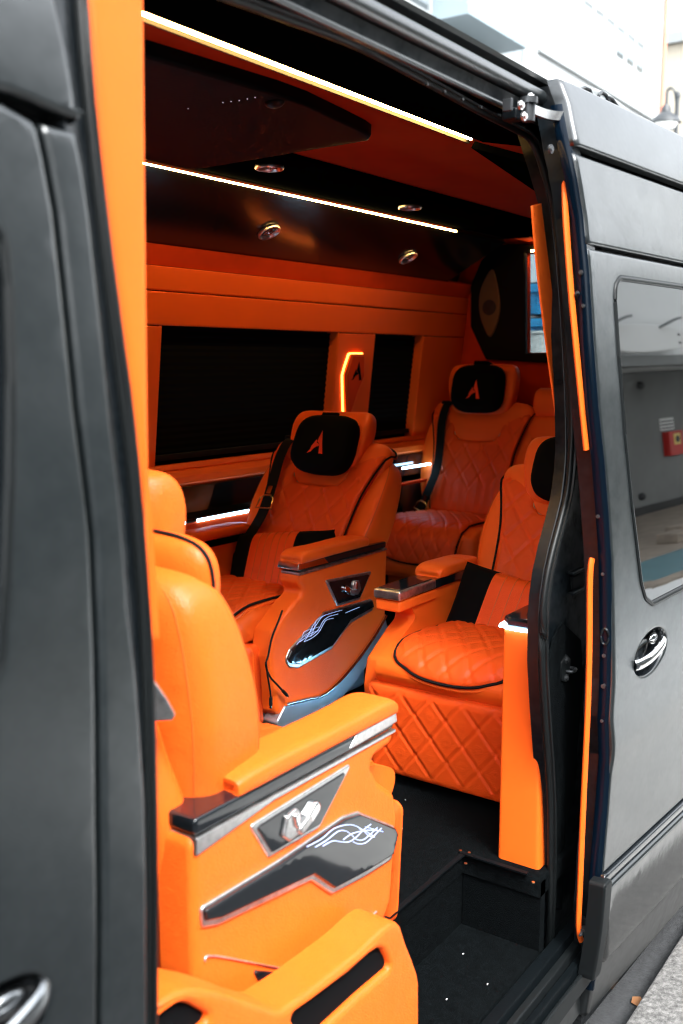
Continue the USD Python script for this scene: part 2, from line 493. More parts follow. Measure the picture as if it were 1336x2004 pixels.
# -- front door: panel, pillar strip and upper cover with real gaps between them
gap = skin_pts([(75, 240), (92, 320), (110, 420), (130, 600), (150, 800), (170, 960), (180, 1050), (190, 1300), (193, 1600), (194, 2004)])
rim = skin_pts([(150, 258), (165, 330), (180, 430), (205, 665), (220, 825), (240, 1000), (255, 1200), (272, 1340), (287, 1561), (290, 1700), (291, 2004)])
upr = skin_pts([(100, -60), (105, 0), (130, 115), (144, 195), (147, 243)])
glass_edge = skin_pts([(4, 425), (17, 560), (23, 750), (21, 950), (13, 1150), (0, 1330)])
zb = 0.42
panel_poly = [(-0.35, zb), (gap[-1][0], zb)] + xz(gap)[::-1] + [(gap[0][0] - 0.04, gap[0][2] + 0.012), (-0.35, gap[0][2] + 0.03)]
hole = xz(glass_edge) + [(-0.15, glass_edge[-1][2] - 0.02), (-0.15, glass_edge[0][2] + 0.01)]
hpf = skin(-58, 2012)
hx, hz = float(hpf[0]) - 0.006, float(hpf[2]) - 0.034
dish_front = sg.Point(0, 0).buffer(1, quad_segs=16)
from shapely import affinity
dish_front = affinity.translate(affinity.rotate(affinity.scale(dish_front, 0.105, 0.052), 14), hx, hz)
fd = orient(sg.Polygon(panel_poly).buffer(0))
fd = sg.Polygon(rounded(list(fd.exterior.coords), 0.012).exterior, [rounded(hole, 0.03).exterior.coords, list(dish_front.exterior.coords)])
def flank(x, z):
    """The crease that runs along the flank below the handles."""
    return 0.006 * np.exp(-((z - 0.93) / 0.05) ** 2)
front_door = obj('front_door', pad(fd, 0.0, 0.010, res=0.05, base=-0.03, to=skin_frame(), height=lambda a, b, d: flank(a, b)), 'paint_satin', van)
obj('door_window', pad(rounded(hole, 0.03).buffer(0.004), -0.014, 0.002, res=0.08, base=-0.02, to=skin_frame()), 'black_gloss', front_door)
obj('window_seal', tube([(p[0], prof(p[1]) + 0.002, p[1]) for p in np.asarray(rounded(hole, 0.03).exterior.coords)[:-1]], 0.006, closed=True, k=6), 'rubber', front_door)

def handle_dish(parent, cx, cz, ang, a, b, yo, tilt=0.0, metal='chrome'):
    """A recessed oval dish with a bar across it."""
    th = np.arange(32) * 2 * math.pi / 32
    rot = np.array([[math.cos(ang), -math.sin(ang)], [math.sin(ang), math.cos(ang)]])
    rings = []
    for s, dep in ((1.02, -0.001), (0.97, 0.004), (0.86, 0.020), (0.62, 0.032), (0.3, 0.037), (0.05, 0.038)):
        q = np.column_stack([np.cos(th) * a * s, np.sin(th) * b * s]) @ rot.T
        rings.append(np.column_stack([cx + q[:, 0], yo(cx + q[:, 0]) + dep, cz + q[:, 1]]))
    dish = loft(rings, caps=False)
    obj('handle_dish', dish, 'black_gloss', parent)
    ax = np.array([rot[0, 0], 0, rot[1, 0]])
    c = np.array([cx, float(yo(np.array(cx))), cz])
    path = [c - ax * a * 0.98 + (0, 0.004, 0), c - ax * a * 0.80 + (0, -0.006, 0), c - ax * a * 0.3 + (0, -0.014, 0), c + ax * a * 0.35 + (0, -0.014, 0), c + ax * a * 0.8 + (0, -0.007, 0), c + ax * a * 0.98 + (0, 0.006, 0)]
    bar = spline(path, 5)
    sec = circle(1, 12, 0.009, b * 0.26)
    obj('handle', sweep(bar, sec), metal, parent)
    obj('key_cover', hull((c + ax * a * 0.55 + (0, 0.012, b * 0.25)) + SPH * (0.026, 0.012, 0.016)), metal, parent)

handle_dish(front_door, hx, hz, math.radians(14), 0.105, 0.052, lambda x: np.asarray(prof(hz)) + 0.0 * np.asarray(x), metal='dark_chrome')
strip = xz(gap)
strip_poly = [(p[0] + 0.007, p[1]) for p in strip] + [(rim[-1][0], zb)] + xz(rim)[::-1]
strip_poly = [(strip[-1][0] + 0.007, zb)] + xz(rim)[::-1][:0] + xz(rim)[::-1] [::1] + [(p[0] + 0.007, p[1]) for p in strip]
sp = sg.Polygon([(strip[-1][0] + 0.007, zb), (rim[-1][0], zb)] + xz(rim)[::-1] + [(p[0] + 0.007, p[1] - 0.0) for p in strip]).buffer(0)
obj('pillar_panel', pad(sp if sp.geom_type == 'Polygon' else max(sp.geoms, key=lambda q: q.area), 0.0, 0.008, res=0.05, base=-0.03, to=skin_frame()), 'paint_satin', van)
up_poly = [(-0.35, gap[0][2] + 0.045), (gap[0][0] - 0.03, gap[0][2] + 0.022), (upr[-1][0], upr[-1][2] + 0.004)] + xz(upr)[::-1] + [(upr[0][0] + 0.03, 2.40), (-0.35, 2.40)]
obj('upper_cover', pad(sg.Polygon(up_poly).buffer(0), 0.006, 0.010, res=0.05, base=-0.03, to=skin_frame()), 'paint_satin', van)
obj('front_frame', pad(sg.Polygon([(-0.4, 0.4), (rim[-1][0] - 0.01, 0.4)] + [(p[0] - 0.008, p[2]) for p in rim[::-1]] + [(p[0] - 0.01, p[2]) for p in upr[::-1]] + [(0.77, 2.42), (-0.4, 2.42)]).buffer(0), -0.024, 0.002, res=0.08, base=-0.06, to=skin_frame()), 'paint_jamb', van)

# -- roof shell, tail, far flank and nose: the rest of the body
sec_top = [(0.125, 2.386), (0.18, 2.400), (0.30, 2.445), (0.45, 2.49), (0.65, 2.525), (0.97, 2.545), (1.34, 2.53), (1.60, 2.49), (1.74, 2.44), (1.80, 2.40)]
inner = [(1.78, 2.39), (1.55, 2.46), (0.97, 2.51), (0.45, 2.45), (0.20, 2.388)]
ring = np.array(sec_top + inner)
obj('roof', loft([np.column_stack([np.full(len(ring), x), ring]) for x in np.linspace(-0.6, 5.05, 3)]), 'paint_satin', van, smooth=30)
far = [(1.99, 0.25), (1.99, 1.15), (1.90, 2.15), (1.80, 2.42), (1.775, 2.40), (1.87, 2.12), (1.955, 1.15), (1.955, 0.25)]
obj('far_flank', loft([np.column_stack([np.full(len(far), x), np.array(far)]) for x in (-0.6, 5.05)]), 'paint_satin', van, smooth=30)
obj('added_partition', box((0.62, 0.20, 0.45), (0.66, 1.76, 2.40)), 'black_plastic', van)  # added unseen partition that keeps windscreen light out of the cabin
flk = sg.Polygon([(2.62, 0.25), (5.05, 0.25), (5.05, 2.38), (2.62, 2.38)])
obj('near_flank', pad(flk, 0.0, 0.01, res=0.12, base=-0.03, to=skin_frame(0.008)), 'paint_satin', van)
obj('underbody', box((-0.6, 0.10, 0.30), (5.0, 1.90, 0.40)), 'black_plastic', van)

# -- roof edge: gutter, rail and door track above the opening, swept along the van
def rail(name, poly, x0, x1, mat_, parent=van):
    r = np.array(poly, float)
    return obj(name, loft([np.column_stack([np.full(len(r), x), r]) for x in np.linspace(x0, x1, 8)]), mat_, parent, smooth=40)
def arc(cy, cz, r, a0, a1, n=8):
    a = np.radians(np.linspace(a0, a1, n))
    return [(cy + r * math.cos(t), cz + r * math.sin(t)) for t in a]
rail('roof_edge', [(0.100, 2.394), (0.108, 2.399), (0.150, 2.402), (0.150, 2.386), (0.112, 2.384), (0.104, 2.386)], -0.6, 2.30, 'paint_satin')
rail('gutter', [(0.125, 2.384), (0.150, 2.384), (0.150, 2.360), (0.125, 2.360)], -0.6, 2.30, 'paint_jamb')
rail('roof_rail', arc(0.106, 2.352, 0.017, 100, 260) + [(0.140, 2.334), (0.140, 2.370)], -0.6, 2.12, 'paint_satin')
rail('door_track', [(0.104, 2.332), (0.150, 2.336), (0.150, 2.318), (0.122, 2.306), (0.112, 2.310), (0.109, 2.322)], -0.6, 2.30, 'paint_jamb')
rail('track_lip', arc(0.116, 2.309, 0.006, 0, 330, 10), -0.6, 2.02, 'paint_satin')
for k, u in enumerate((836, 870, 905, 941, 978)):
    p = at(u, 165 + (u - 836) * 0.43, y=0.113)
    obj('track_hole', cyl(p + (0, 0.004, 0), p - (0, 0.0015, 0), 0.0028, 10), 'rubber', van)

# -- the rubber seal round the opening
seal_px = [(292, 2004), (292, 1700), (288, 1450), (281, 1250), (267, 1050), (249, 850), (223, 650), (191, 400), (167, 170), (154, 0)]
s1 = [skin(u, v, 0.022) for u, v in seal_px]
top_px = [(668, 73), (800, 139), (932, 212), (1000, 247), (1033, 268), (1053, 304), (1068, 352), (1079, 402), (1088, 470), (1096, 560), (1104, 680), (1109, 780), (1111, 880), (1105, 960), (1091, 1020), (1074, 1085), (1063, 1140), (1057, 1200), (1056, 1300), (1061, 1400), (1068, 1500), (1072, 1600), (1071, 1750), (1066, 1850), (1051, 1885), (930, 2010)]
s2 = [skin(u + (6 if v > 360 else 3), v, 0.030) for u, v in top_px]
lead = s1[-1]
path = [s1[0] - (0, 0, 0.10)] + s1 + [lead + (0.005, 0.012, 0.06), lead + (0.05, 0.02, 0.086)] + [np.array([0.98, 0.128, 2.288])] + s2 + [np.array([1.2, 0.03, 0.435])]
path = np.array(path)
obj('door_seal', sweep(spline(path, 5), circle(1, 10, 0.0085, 0.0115)), 'rubber', van)
obj('seal_lip', tube(spline(path + np.array([0, -0.010, 0]), 5), 0.004, k=6), 'rubber', van)

fl = [rim[-1]] + rim[::-1][1:] + [upr[-1]] + upr[::-1][1:]
zz_ = np.array([p[2] for p in fl]); xx_ = np.array([p[0] for p in fl])
oo = np.argsort(zz_)
zz = np.linspace(0.35, 2.36, 40)
xr = np.interp(zz, zz_[oo], xx_[oo])
xs = np.interp(zz, [p[2] for p in s1], [p[0] for p in s1])
ys = np.interp(zz, [p[2] for p in s1], [p[1] for p in s1])
obj('pillar_flange', loft([np.array([(xr[k] - 0.012, prof(zz[k]) + 0.004, zz[k]), (xr[k] + 0.001, prof(zz[k]) + 0.006, zz[k]), (xs[k], ys[k] + 0.004, zz[k]), (xs[k] + 0.004, ys[k] + 0.10, zz[k]), (xr[k] - 0.05, ys[k] + 0.10, zz[k])]) for k in range(40)]), 'paint_jamb', van, smooth=40)

# -- front pillar trim (orange) and its edge
tl = [at(u, v, y=0.135) for u, v in [(157, -80), (157, 0), (170, 170), (194, 400), (226, 650), (252, 850), (269, 1050), (282, 1250), (287, 1450), (288, 2004)]]
tr = [at(u, v, y=0.12) for u, v in [(289, -90), (289, 0), (293, 450), (298, 900), (298, 1200), (297, 1400), (294, 1700), (291, 2010)]]
poly = sg.Polygon(xz(tl) + xz(tr)[::-1]).buffer(0)
obj('pillar_trim', pad(poly, 0.022, 0.014, res=0.04, base=0.0, to=side_frame(0.142)), 'trim_orange', van, smooth=60)

# -- rear pillar trim: the thin orange bead and the end of the side console
def bead(name, left, right, y, mat_='trim_orange', t=0.014, parent=van):
    L = [at(u, v, y=y) for u, v in left]
    R_ = [at(u, v, y=y) for u, v in right]
    g = sg.Polygon(xz(L) + xz(R_)[::-1]).buffer(0)
    g = g if g.geom_type == 'Polygon' else max(g.geoms, key=lambda q: q.area)
    return obj(name, pad(g, 0.005, 0.003, res=0.04, edge=0.015, to=side_frame(y + 0.005)), mat_, parent, smooth=60)
bead('rear_trim', [(1042, 403), (1048, 480), (1056, 560), (1066, 640), (1076, 715), (1086, 790), (1093, 850), (1095, 900), (1087, 960), (1077, 1015), (1060, 1075), (1046, 1130), (1040, 1240)],
     [(1060, 398), (1070, 480), (1080, 560), (1089, 650), (1095, 720), (1099, 800), (1101, 860), (1101, 900), (1093, 970), (1082, 1025), (1065, 1085), (1051, 1140), (1050, 1240)], 0.115)
con = [(0.048, 0.592), (0.156, 0.592), (0.156, 1.182), (0.075, 1.190), (0.066, 1.10), (0.060, 0.95), (0.052, 0.80)]
obj('console_body', box((2.098, 0.092, 0.62), (4.5, 0.154, 1.185)), 'trim_orange', van)
obj('side_console', pad(rounded(con, 0.008), 0.0, 0.010, res=0.05, base=-0.036, to=lambda v: np.column_stack([2.06 - v[:, 2], v[:, 0], v[:, 1]])), 'trim_orange', van, smooth=50)
ctop = rounded([(2.050, 0.070), (2.050, 0.140), (2.075, 0.160), (4.5, 0.160), (4.5, 0.070)], 0.012)
obj('console_top', pad(ctop, 0.022, 0.008, res=0.2, edge=0.01, to=lambda v: np.column_stack([v[:, 0], v[:, 1], 1.190 + v[:, 2]])), 'black_gloss', van, smooth=50)
obj('console_light', tube(spline([(2.40, 0.163, 1.190), (2.085, 0.163, 1.190), (2.058, 0.150, 1.190), (2.045, 0.135, 1.190), (2.045, 0.070, 1.190)], 5), 0.0042, k=6), 'led_white', van)

# -- the jamb between seal and sliding door
zj = np.linspace(0.36, 2.36, 40)
sealp = sorted((p[2], p[0]) for p in s2[5:25])
sealx = lambda z: np.interp(z, [q[0] for q in sealp], [q[1] for q in sealp])
jp = [(float(sealx(z)) + 0.004, z) for z in zj] + [(2.70, 2.36), (2.70, 0.36)]
obj('rear_jamb', pad(sg.Polygon(jp).buffer(0), 0.0, 0.006, res=0.05, edge=0.02, base=-0.03, to=skin_frame(0.040), height=lambda a, b, d: -0.010 * np.clip((a - np.interp(b, zj, sealx(zj)) - 0.02) / 0.02, 0, 1)), 'paint_jamb', van)
felt = [at(u, v, y=0.045) for u, v in [(1098, 1216), (1135, 1252), (1140, 1330), (1128, 1460), (1122, 1570), (1105, 1600), (1098, 1780), (1086, 1780), (1084, 1600), (1074, 1480), (1070, 1390), (1072, 1290), (1080, 1250)]]
obj('jamb_felt', pad(rounded(xz(felt), 0.004), 0.004, 0.003, res=0.05, to=side_frame(0.046)), 'carpet', van)
c0 = at(1104, 1308, y=0.042)
st = rounded([(c0[0] - 0.026, c0[2] - 0.022), (c0[0] + 0.004, c0[2] - 0.034), (c0[0] + 0.028, c0[2] - 0.018), (c0[0] + 0.028, c0[2] + 0.018), (c0[0] + 0.004, c0[2] + 0.034), (c0[0] - 0.026, c0[2] + 0.022)], 0.006)
lp = obj('latch_plate', pad(st, 0.004, 0.002, res=0.02, to=side_frame(0.042)), 'black_plastic', van)
obj('latch_loop', tube(spline([c0 + (0.002, 0, -0.006), c0 + (0.006, -0.018, -0.006), c0 + (0.024, -0.018, -0.004), c0 + (0.028, 0, -0.004)], 5), 0.004), 'steel', lp)
for dz in (0.022, -0.022):
    obj('screw', bolt(c0 + (0.0, -0.004, dz), (0, -1, 0), 0.006), 'steel', lp)
for z in (1.300, 1.262):
    q = at(1125, 1118 if z > 1.28 else 1157, y=0.045)
    obj('jamb_bracket', rbox(q - (0.030, 0.010, 0.004), q + (0.040, 0.006, 0.004), 0.003), 'paint_jamb', van)
q = at(1126, 1138, y=0.05)
obj('jamb_plate', rbox(q - (0.028, 0.004, 0.016), q + (0.04, 0.004, 0.016), 0.003), 'black_plastic', van)
g0 = at(1078, 292, y=0.035)
obj('gusset_plug', bolt(g0, (0, -1, 0), 0.006, 0.004), 'steel', van)

# -- upper hinge arm and its roller carriage
q = at(1034, 216, y=0.070)
arm = obj('upper_arm', sweep(spline([q + (-0.01, 0.0, 0.004), q + (0.05, -0.008, 0.002), q + (0.09, -0.016, 0.004), q + (0.135, -0.03, 0.010)], 5), [(-0.005, -0.009), (0.005, -0.009), (0.005, 0.009), (-0.005, 0.009)]), 'satin_metal', van)
obj('roller', cyl(q - (0, 0, 0.022), q + (0, 0, 0.020), 0.013), 'steel', arm)
obj('roller_cap', cyl(q + (0, 0, 0.012), q + (0, 0, 0.024), 0.018), 'steel', arm)
obj('carriage', rbox(q + (-0.030, 0.012, -0.020), q + (0.004, 0.045, 0.002), 0.004), 'paint_jamb', arm)
for dx, dz in ((-0.045, 0.000), (-0.03, -0.018), (0.0, 0.024)):
    obj('screw', bolt(q + (dx, -0.004, dz), (0, -1, 0), 0.006), 'satin_metal', arm)
obj('stop_bracket', rbox(q + (-0.058, 0.010, -0.010), q + (-0.050, 0.03, 0.014), 0.002), 'steel', arm)

# ------------------------------------------------------------------ the sliding door, pushed back and standing a little proud of the flank
def doff(x):
    return -0.088 - 0.068 * (np.asarray(x, float) - 2.1)
def door_frame(extra=0.0):
    return lambda v: np.column_stack([v[:, 0], prof(v[:, 1]) + doff(v[:, 0]) + extra - v[:, 2], v[:, 1]])
def on_door(u, v, extra=0.0):
    y = -0.09
    for _ in range(14):
        p = at(u, v, y=y)
        y = float(prof(p[2]) + doff(p[0])) + extra
    return p
slide = UsdGeom.Xform.Define(stage, '/World/van/sliding_door').GetPrim()
edge_px = [(1088, 167), (1096, 182), (1104, 203), (1111, 240), (1120, 287), (1133, 350), (1145, 425), (1150, 482), (1155, 540), (1163, 668), (1173, 800), (1184, 900), (1192, 1000), (1198, 1100), (1200, 1268), (1199, 1336), (1195, 1411), (1197, 1486), (1190, 1586), (1180, 1700), (1174, 1790), (1172, 1886), (1162, 1940), (1148, 2004), (1146, 2030)]
edge = [on_door(u, v) for u, v in edge_px]
topz = [on_door(u, v) for u, v in [(1118, 172), (1203, 210), (1288, 245), (1336, 265)]]
XE = 3.42
zt = float(np.mean([p[2] for p in topz]))
full = sg.Polygon(xz(edge)[1:] + [(XE, 0.19), (XE, zt), (edge[0][0] + 0.06, zt), (edge[0][0] + 0.012, zt - 0.004)]).buffer(0)
full = full if full.geom_type == 'Polygon' else max(full.geoms, key=lambda q: q.area)
seam1 = on_door(1122, 290)[2]; seam2 = on_door(1152, 482)[2]; zt1 = on_door(1182, 1712)[2]; zt2 = on_door(1178, 1878)[2]
def band(z0, z1):
    return full.intersection(sg.box(0, z0, 9, z1))
wpx = [(1212, 544), (1204, 560), (1203, 590), (1210, 700), (1222, 850), (1236, 990), (1248, 1090), (1254, 1140), (1262, 1170), (1276, 1182)]
wl = [on_door(u, v) for u, v in wpx]
wr = 3.22
win = sg.Polygon(xz(wl) + [(wr - 0.06, wl[-1][2] + 0.012), (wr, wl[-1][2] + 0.07), (wr, wl[0][2] - 0.05), (wr - 0.05, wl[0][2] + 0.004)]).buffer(0)
win = rounded(list(win.exterior.coords), 0.035, 8)
hp = on_door(1271, 1275)
ha, hb, hang = 0.098, 0.050, math.radians(7)
dish = affinity.translate(affinity.rotate(affinity.scale(sg.Point(0, 0).buffer(1, quad_segs=16), ha, hb), 7), hp[0], hp[2])
main = band(zt1 + 0.004, seam2 - 0.004)
main = sg.Polygon(main.exterior, [win.exterior.coords, dish.exterior.coords])
obj('outer_panel', pad(main, 0.0, 0.008, res=0.04, edge=0.02, base=-0.02, to=door_frame(), height=lambda a, b, d: flank(a, b) + 0.004 * np.exp(-((b - 1.06) / 0.12) ** 2)), 'paint_satin', slide, smooth=50)
obj('middle_panel', pad(band(seam2 + 0.004, seam1 - 0.010), 0.002, 0.008, res=0.04, edge=0.02, base=-0.02, to=door_frame()), 'paint_satin', slide, smooth=50)
obj('upper_panel', pad(band(seam1 + 0.004, zt), 0.012, 0.010, res=0.03, edge=0.02, base=-0.02, to=door_frame()), 'paint_satin', slide, smooth=50)
obj('lower_panel', pad(band(0.19, zt2 - 0.003), -0.004, 0.010, res=0.04, edge=0.02, base=-0.03, to=door_frame()), 'paint_satin', slide, smooth=50)
mould = band(zt2 + 0.004, zt1 - 0.022)
obj('moulding', pad(mould, 0.016, 0.014, res=0.04, edge=0.02, base=-0.01, to=door_frame()), 'paint_gloss', slide, smooth=50)
capm = sg.box(edge[19][0] - 0.030, zt2 - 0.006, edge[19][0] + 0.012, zt1 - 0.004)
obj('moulding_cap', pad(rounded(list(capm.exterior.coords), 0.010), 0.019, 0.006, res=0.03, base=-0.02, to=door_frame()), 'black_plastic', slide, smooth=50)
obj('moulding_strip', pad(band(zt1 - 0.020, zt1 + 0.002), 0.008, 0.006, res=0.2, edge=0.02, base=-0.02, to=door_frame()), 'black_gloss', slide, smooth=50)
inner_leaf = sg.Polygon(full.buffer(-0.010).exterior, [win.buffer(0.012).exterior.coords, dish.buffer(0.006).exterior.coords])
obj('inner_panel', pad(inner_leaf, -0.022, 0.002, res=0.08, base=-0.070, to=door_frame()), 'paint_jamb', slide)
obj('window', pad(win.buffer(0.003), -0.003, 0.001, res=0.12, edge=0.04, base=-0.008, to=door_frame()), 'tinted_glass', slide, smooth=20)
obj('window_backing', pad(win.buffer(0.03), -0.026, 0.001, res=0.15, edge=0.04, base=-0.034, to=door_frame()), 'black_plastic', slide, smooth=20, label='dark blind behind the door window')
obj('window_seal', tube([(p[0], prof(p[1]) + doff(p[0]) + 0.002, p[1]) for p in np.asarray(win.exterior.coords)[:-1]], 0.0065, closed=True, k=8), 'rubber', slide)
handle_dish(slide, hp[0], hp[2], hang, ha, hb, lambda x: np.asarray(prof(hp[2]) + doff(x)))
# the leading edge face: a blue-black shut face with rubber lip and fixings
ez = [p for p in edge]
face_sec = []
for p in ez[2:-2]:
    o0 = float(prof(p[2]) + doff(p[0]))
    face_sec.append(np.array([(p[0] + 0.001, o0 + 0.003, p[2]), (p[0] - 0.003, o0 + 0.012, p[2]), (p[0] - 0.003, o0 + 0.024, p[2]), (p[0] + 0.003, o0 + 0.033, p[2]), (p[0] + 0.05, o0 + 0.034, p[2]), (p[0] + 0.05, o0 + 0.004, p[2])]))
obj('shut_face', loft(face_sec), 'paint_blue', slide, smooth=50)
def edge_trim(name, px):
    pts = [on_door(u, v, 0.040) for u, v in px]
    return obj(name, sweep(spline(pts, 5), circle(1, 8, 0.0062, 0.010)), 'trim_orange', slide, smooth=50)
edge_trim('edge_trim', [(1111, 318), (1107, 345), (1105, 380), (1108, 450), (1116, 560), (1127, 680), (1138, 790), (1147, 880)])
edge_trim('edge_trim', [(1158, 1093), (1154, 1130), (1153, 1250), (1151, 1350), (1147, 1450), (1140, 1600), (1134, 1750), (1132, 1810), (1137, 1838)])
for u, v, r in [(1144, 535, .007), (1150, 600, .006), (1143, 1020, .006), (1172, 1127, .005), (1178, 1285, .006), (1177, 1345, .007), (1190, 1335, .005), (1178, 1410, .005), (1155, 1785, .008), (1154, 1832, .008)]:
    p = on_door(u, v, 0.020)
    x = float(np.interp(p[2], [q_[2] for q_ in edge[::-1]], [q_[0] for q_ in edge[::-1]]))
    obj('edge_bolt', bolt((x - 0.003, p[1], p[2]), (-1, 0, 0), r * 0.5, 0.005), 'steel', slide)
for u, v in [(1134, 575), (1141, 1822)]:
    p = on_door(u, v, 0.030)
    pin = obj('locating_pin', cat(cyl(p + (0.03, 0, 0), p + (-0.006, 0, 0), 0.010, r2=0.008), cyl(p + (-0.006, 0, 0), p + (-0.022, 0, 0), 0.0055, r2=0.003)), 'steel', slide)
    obj('pin_plate', rbox(p + (0.012, -0.014, -0.026), p + (0.024, 0.014, 0.026), 0.004), 'black_plastic', slide)
p = on_door(1184, 1245, 0.018)
x = float(np.interp(p[2], [q_[2] for q_ in edge[::-1]], [q_[0] for q_ in edge[::-1]]))
th = np.arange(20) * 2 * math.pi / 20
obj('latch_socket', tube(np.column_stack([np.full(20, x - 0.005), p[1] + 0.009 * np.cos(th), p[2] + 0.018 * np.sin(th)]), 0.003, closed=True, k=6), 'black_gloss', slide)
# lower arm that carries the door
q0, q1 = at(1014, 1930, y=0.05), on_door(1132, 1897, 0.06)
low = obj('lower_arm', sweep(spline([q0 + (-0.02, 0.03, -0.005), q0, q0 * 0.6 + q1 * 0.4 + (0, -0.01, 0.012), q0 * 0.25 + q1 * 0.75 + (0, 0, 0.004), q1], 6), circle(1, 10, 0.013, 0.020)), 'rubber', slide)
obj('arm_bracket', rbox(q1 - (0.022, 0.014, 0.030), q1 + (0.03, 0.02, 0.030), 0.008), 'black_plastic', slide)
obj('edge_bolt', bolt(q1 + (-0.022, -0.004, 0.0), (-0.8, -0.6, 0), 0.008, 0.006), 'steel', slide)
# roof fittings behind the door's top edge
ru = thing('roof_unit', 'pale rooftop fairing with dark framed openings behind the sliding door', 'roof unit')
A_ = [at(u, v, y=0.62) for u, v in [(1112, 172), (1122, 166), (1150, 164), (1190, 178), (1225, 205), (1262, 238), (1290, 262)]]
top_ = np.array([(p[0], p[2]) for p in A_])
base_z = 2.50
poly_ = sg.Polygon(list(map(tuple, top_)) + [(top_[-1][0] + 0.05, base_z), (top_[0][0], base_z)]).buffer(0)
op = []
for px_ in ([(1128, 178), (1140, 172), (1150, 176), (1155, 190), (1140, 189)], [(1167, 188), (1174, 181), (1182, 186), (1188, 203), (1168, 200)], [(1186, 190), (1194, 194), (1203, 207), (1206, 214), (1193, 209)]):
    op.append(rounded([(p[0], p[2]) for p in (at(u, v, y=0.62) for u, v in px_)], 0.004))
obj('fairing', pad(sg.Polygon(poly_.exterior), 0.0, 0.02, res=0.06, edge=0.02, base=-0.30, to=side_frame(0.62)), 'white_frame', ru, smooth=60)
for k, o_ in enumerate(op):
    obj('opening', pad(o_, 0.004, 0.002, res=0.04, edge=0.012, to=side_frame(0.6195)), 'pane_dark' if k != 1 else 'pane_far', ru)
    rg = np.array(o_.exterior.coords)[:-1]
    obj('opening_frame', tube(np.column_stack([rg[:, 0], np.full(len(rg), 0.613), rg[:, 1]]), 0.006, closed=True, k=6), 'lamp_black', ru)

# ------------------------------------------------------------------ cabin: floor, step, sill
well = sg.box(0.90, -0.2, 2.03, 0.232)
floor = sg.box(0.66, 0.03, 4.92, 1.94).difference(well)
zf = lambda z: (lambda v: np.column_stack([v[:, 0], v[:, 1], z + v[:, 2]]))
obj('floor', pad(floor, 0.0, 0.012, res=0.12, edge=0.06, base=-0.05, to=zf(0.612)), 'carpet', van)
obj('step_tread', pad(sg.box(0.88, 0.03, 2.05, 0.26), 0.0, 0.004, res=0.1, base=-0.03, to=zf(0.425)), 'carpet', van)
obj('step_riser', box((0.88, 0.236, 0.42), (2.05, 0.262, 0.598)), 'carpet', van)
obj('step_riser', box((2.034, 0.03, 0.42), (2.06, 0.234, 0.598)), 'carpet', van)
obj('step_edge', line_of([(0.95, 0.229, 0.6145), (2.026, 0.229, 0.6145)], 0.012, 0.004), 'panel_dark', van)
obj('step_edge', line_of([(2.026, 0.236, 0.6155), (2.026, 0.06, 0.6155)], 0.012, 0.004), 'panel_dark', van)
for u, v in [(901, 1665), (918, 1669), (911, 1690), (1043, 1727)]:
    p = at(u, v, z=0.619)
    obj('step_screw', cyl(p, p + (0, 0, 0.002), 0.004, 8), 'gold_metal', van)
for k, (y0, y1, z, m_) in enumerate([(0.000, 0.030, 0.418, 'panel_dark'), (-0.022, -0.004, 0.402, 'black_plastic'), (-0.046, -0.028, 0.390, 'panel_dark'), (-0.060, -0.050, 0.372, 'black_plastic')]):
    obj('sill_strip', rbox((-0.4, y0, z - 0.05), (2.7, y1, z), 0.004), m_, van)
obj('sill', box((-0.6, -0.02, 0.20), (2.7, 0.10, 0.37)), 'paint_satin', van)
rng = np.random.default_rng(4)
crumbs = [hull(np.array([x, y, z]) + rng.normal(0, 0.0013, (7, 3))) for x, y, z in [(1.75, 0.12, 0.428), (1.92, 0.17, 0.428), (1.6, 0.16, 0.428), (2.3, 0.75, 0.616), (2.2, 0.5, 0.616), (1.85, 0.07, 0.428), (1.68, 0.06, 0.428), (2.05, 0.42, 0.616)]]
tag(obj('grit', cat(*crumbs), 'paper_white'), 'pale specks of grit scattered on the black cabin carpet', 'grit', kind='stuff')

# ------------------------------------------------------------------ cabin: far wall
X0, X1 = 0.66, 4.90
def wpad(name, x0, x1, z0, z1, t=0.010, m_='trim_orange', off=0.0, r=0.006, res=0.25, label=None):
    return obj(name, pad(sg.box(x0, z0, x1, z1), t, r, res=res, edge=0.06, to=wall_frame(off)), m_, van, smooth=50, label=label)
obj('wall_lining', pad(sg.box(X0, 0.6, X1 + 0.05, 2.30), 0.0, 0.001, res=0.5, edge=0.2, base=-0.01, to=wall_frame(0.075)), 'black_plastic', van)
wpad('upper_wall_panel', X0, X1, 2.046, 2.130, 0.014)
wpad('upper_wall_panel', X0, X1, 1.924, 2.042, 0.014)
obj('wall_cove', loft([np.array([(x, float(wall_y(2.132)) - 0.004, 2.132), (x, 1.735, 2.198), (x, 1.80, 2.215), (x, float(wall_y(2.14)) + 0.03, 2.14)]) for x in (X0, X1)]), 'shaded_orange', van)
wpad('window_pillar', X0, 2.612, 1.402, 1.920, 0.012)
wpad('window_pillar', 3.716, 4.016, 1.402, 1.920, 0.012)
wpad('window_pillar', 4.462, X1, 1.402, 1.920, 0.012)
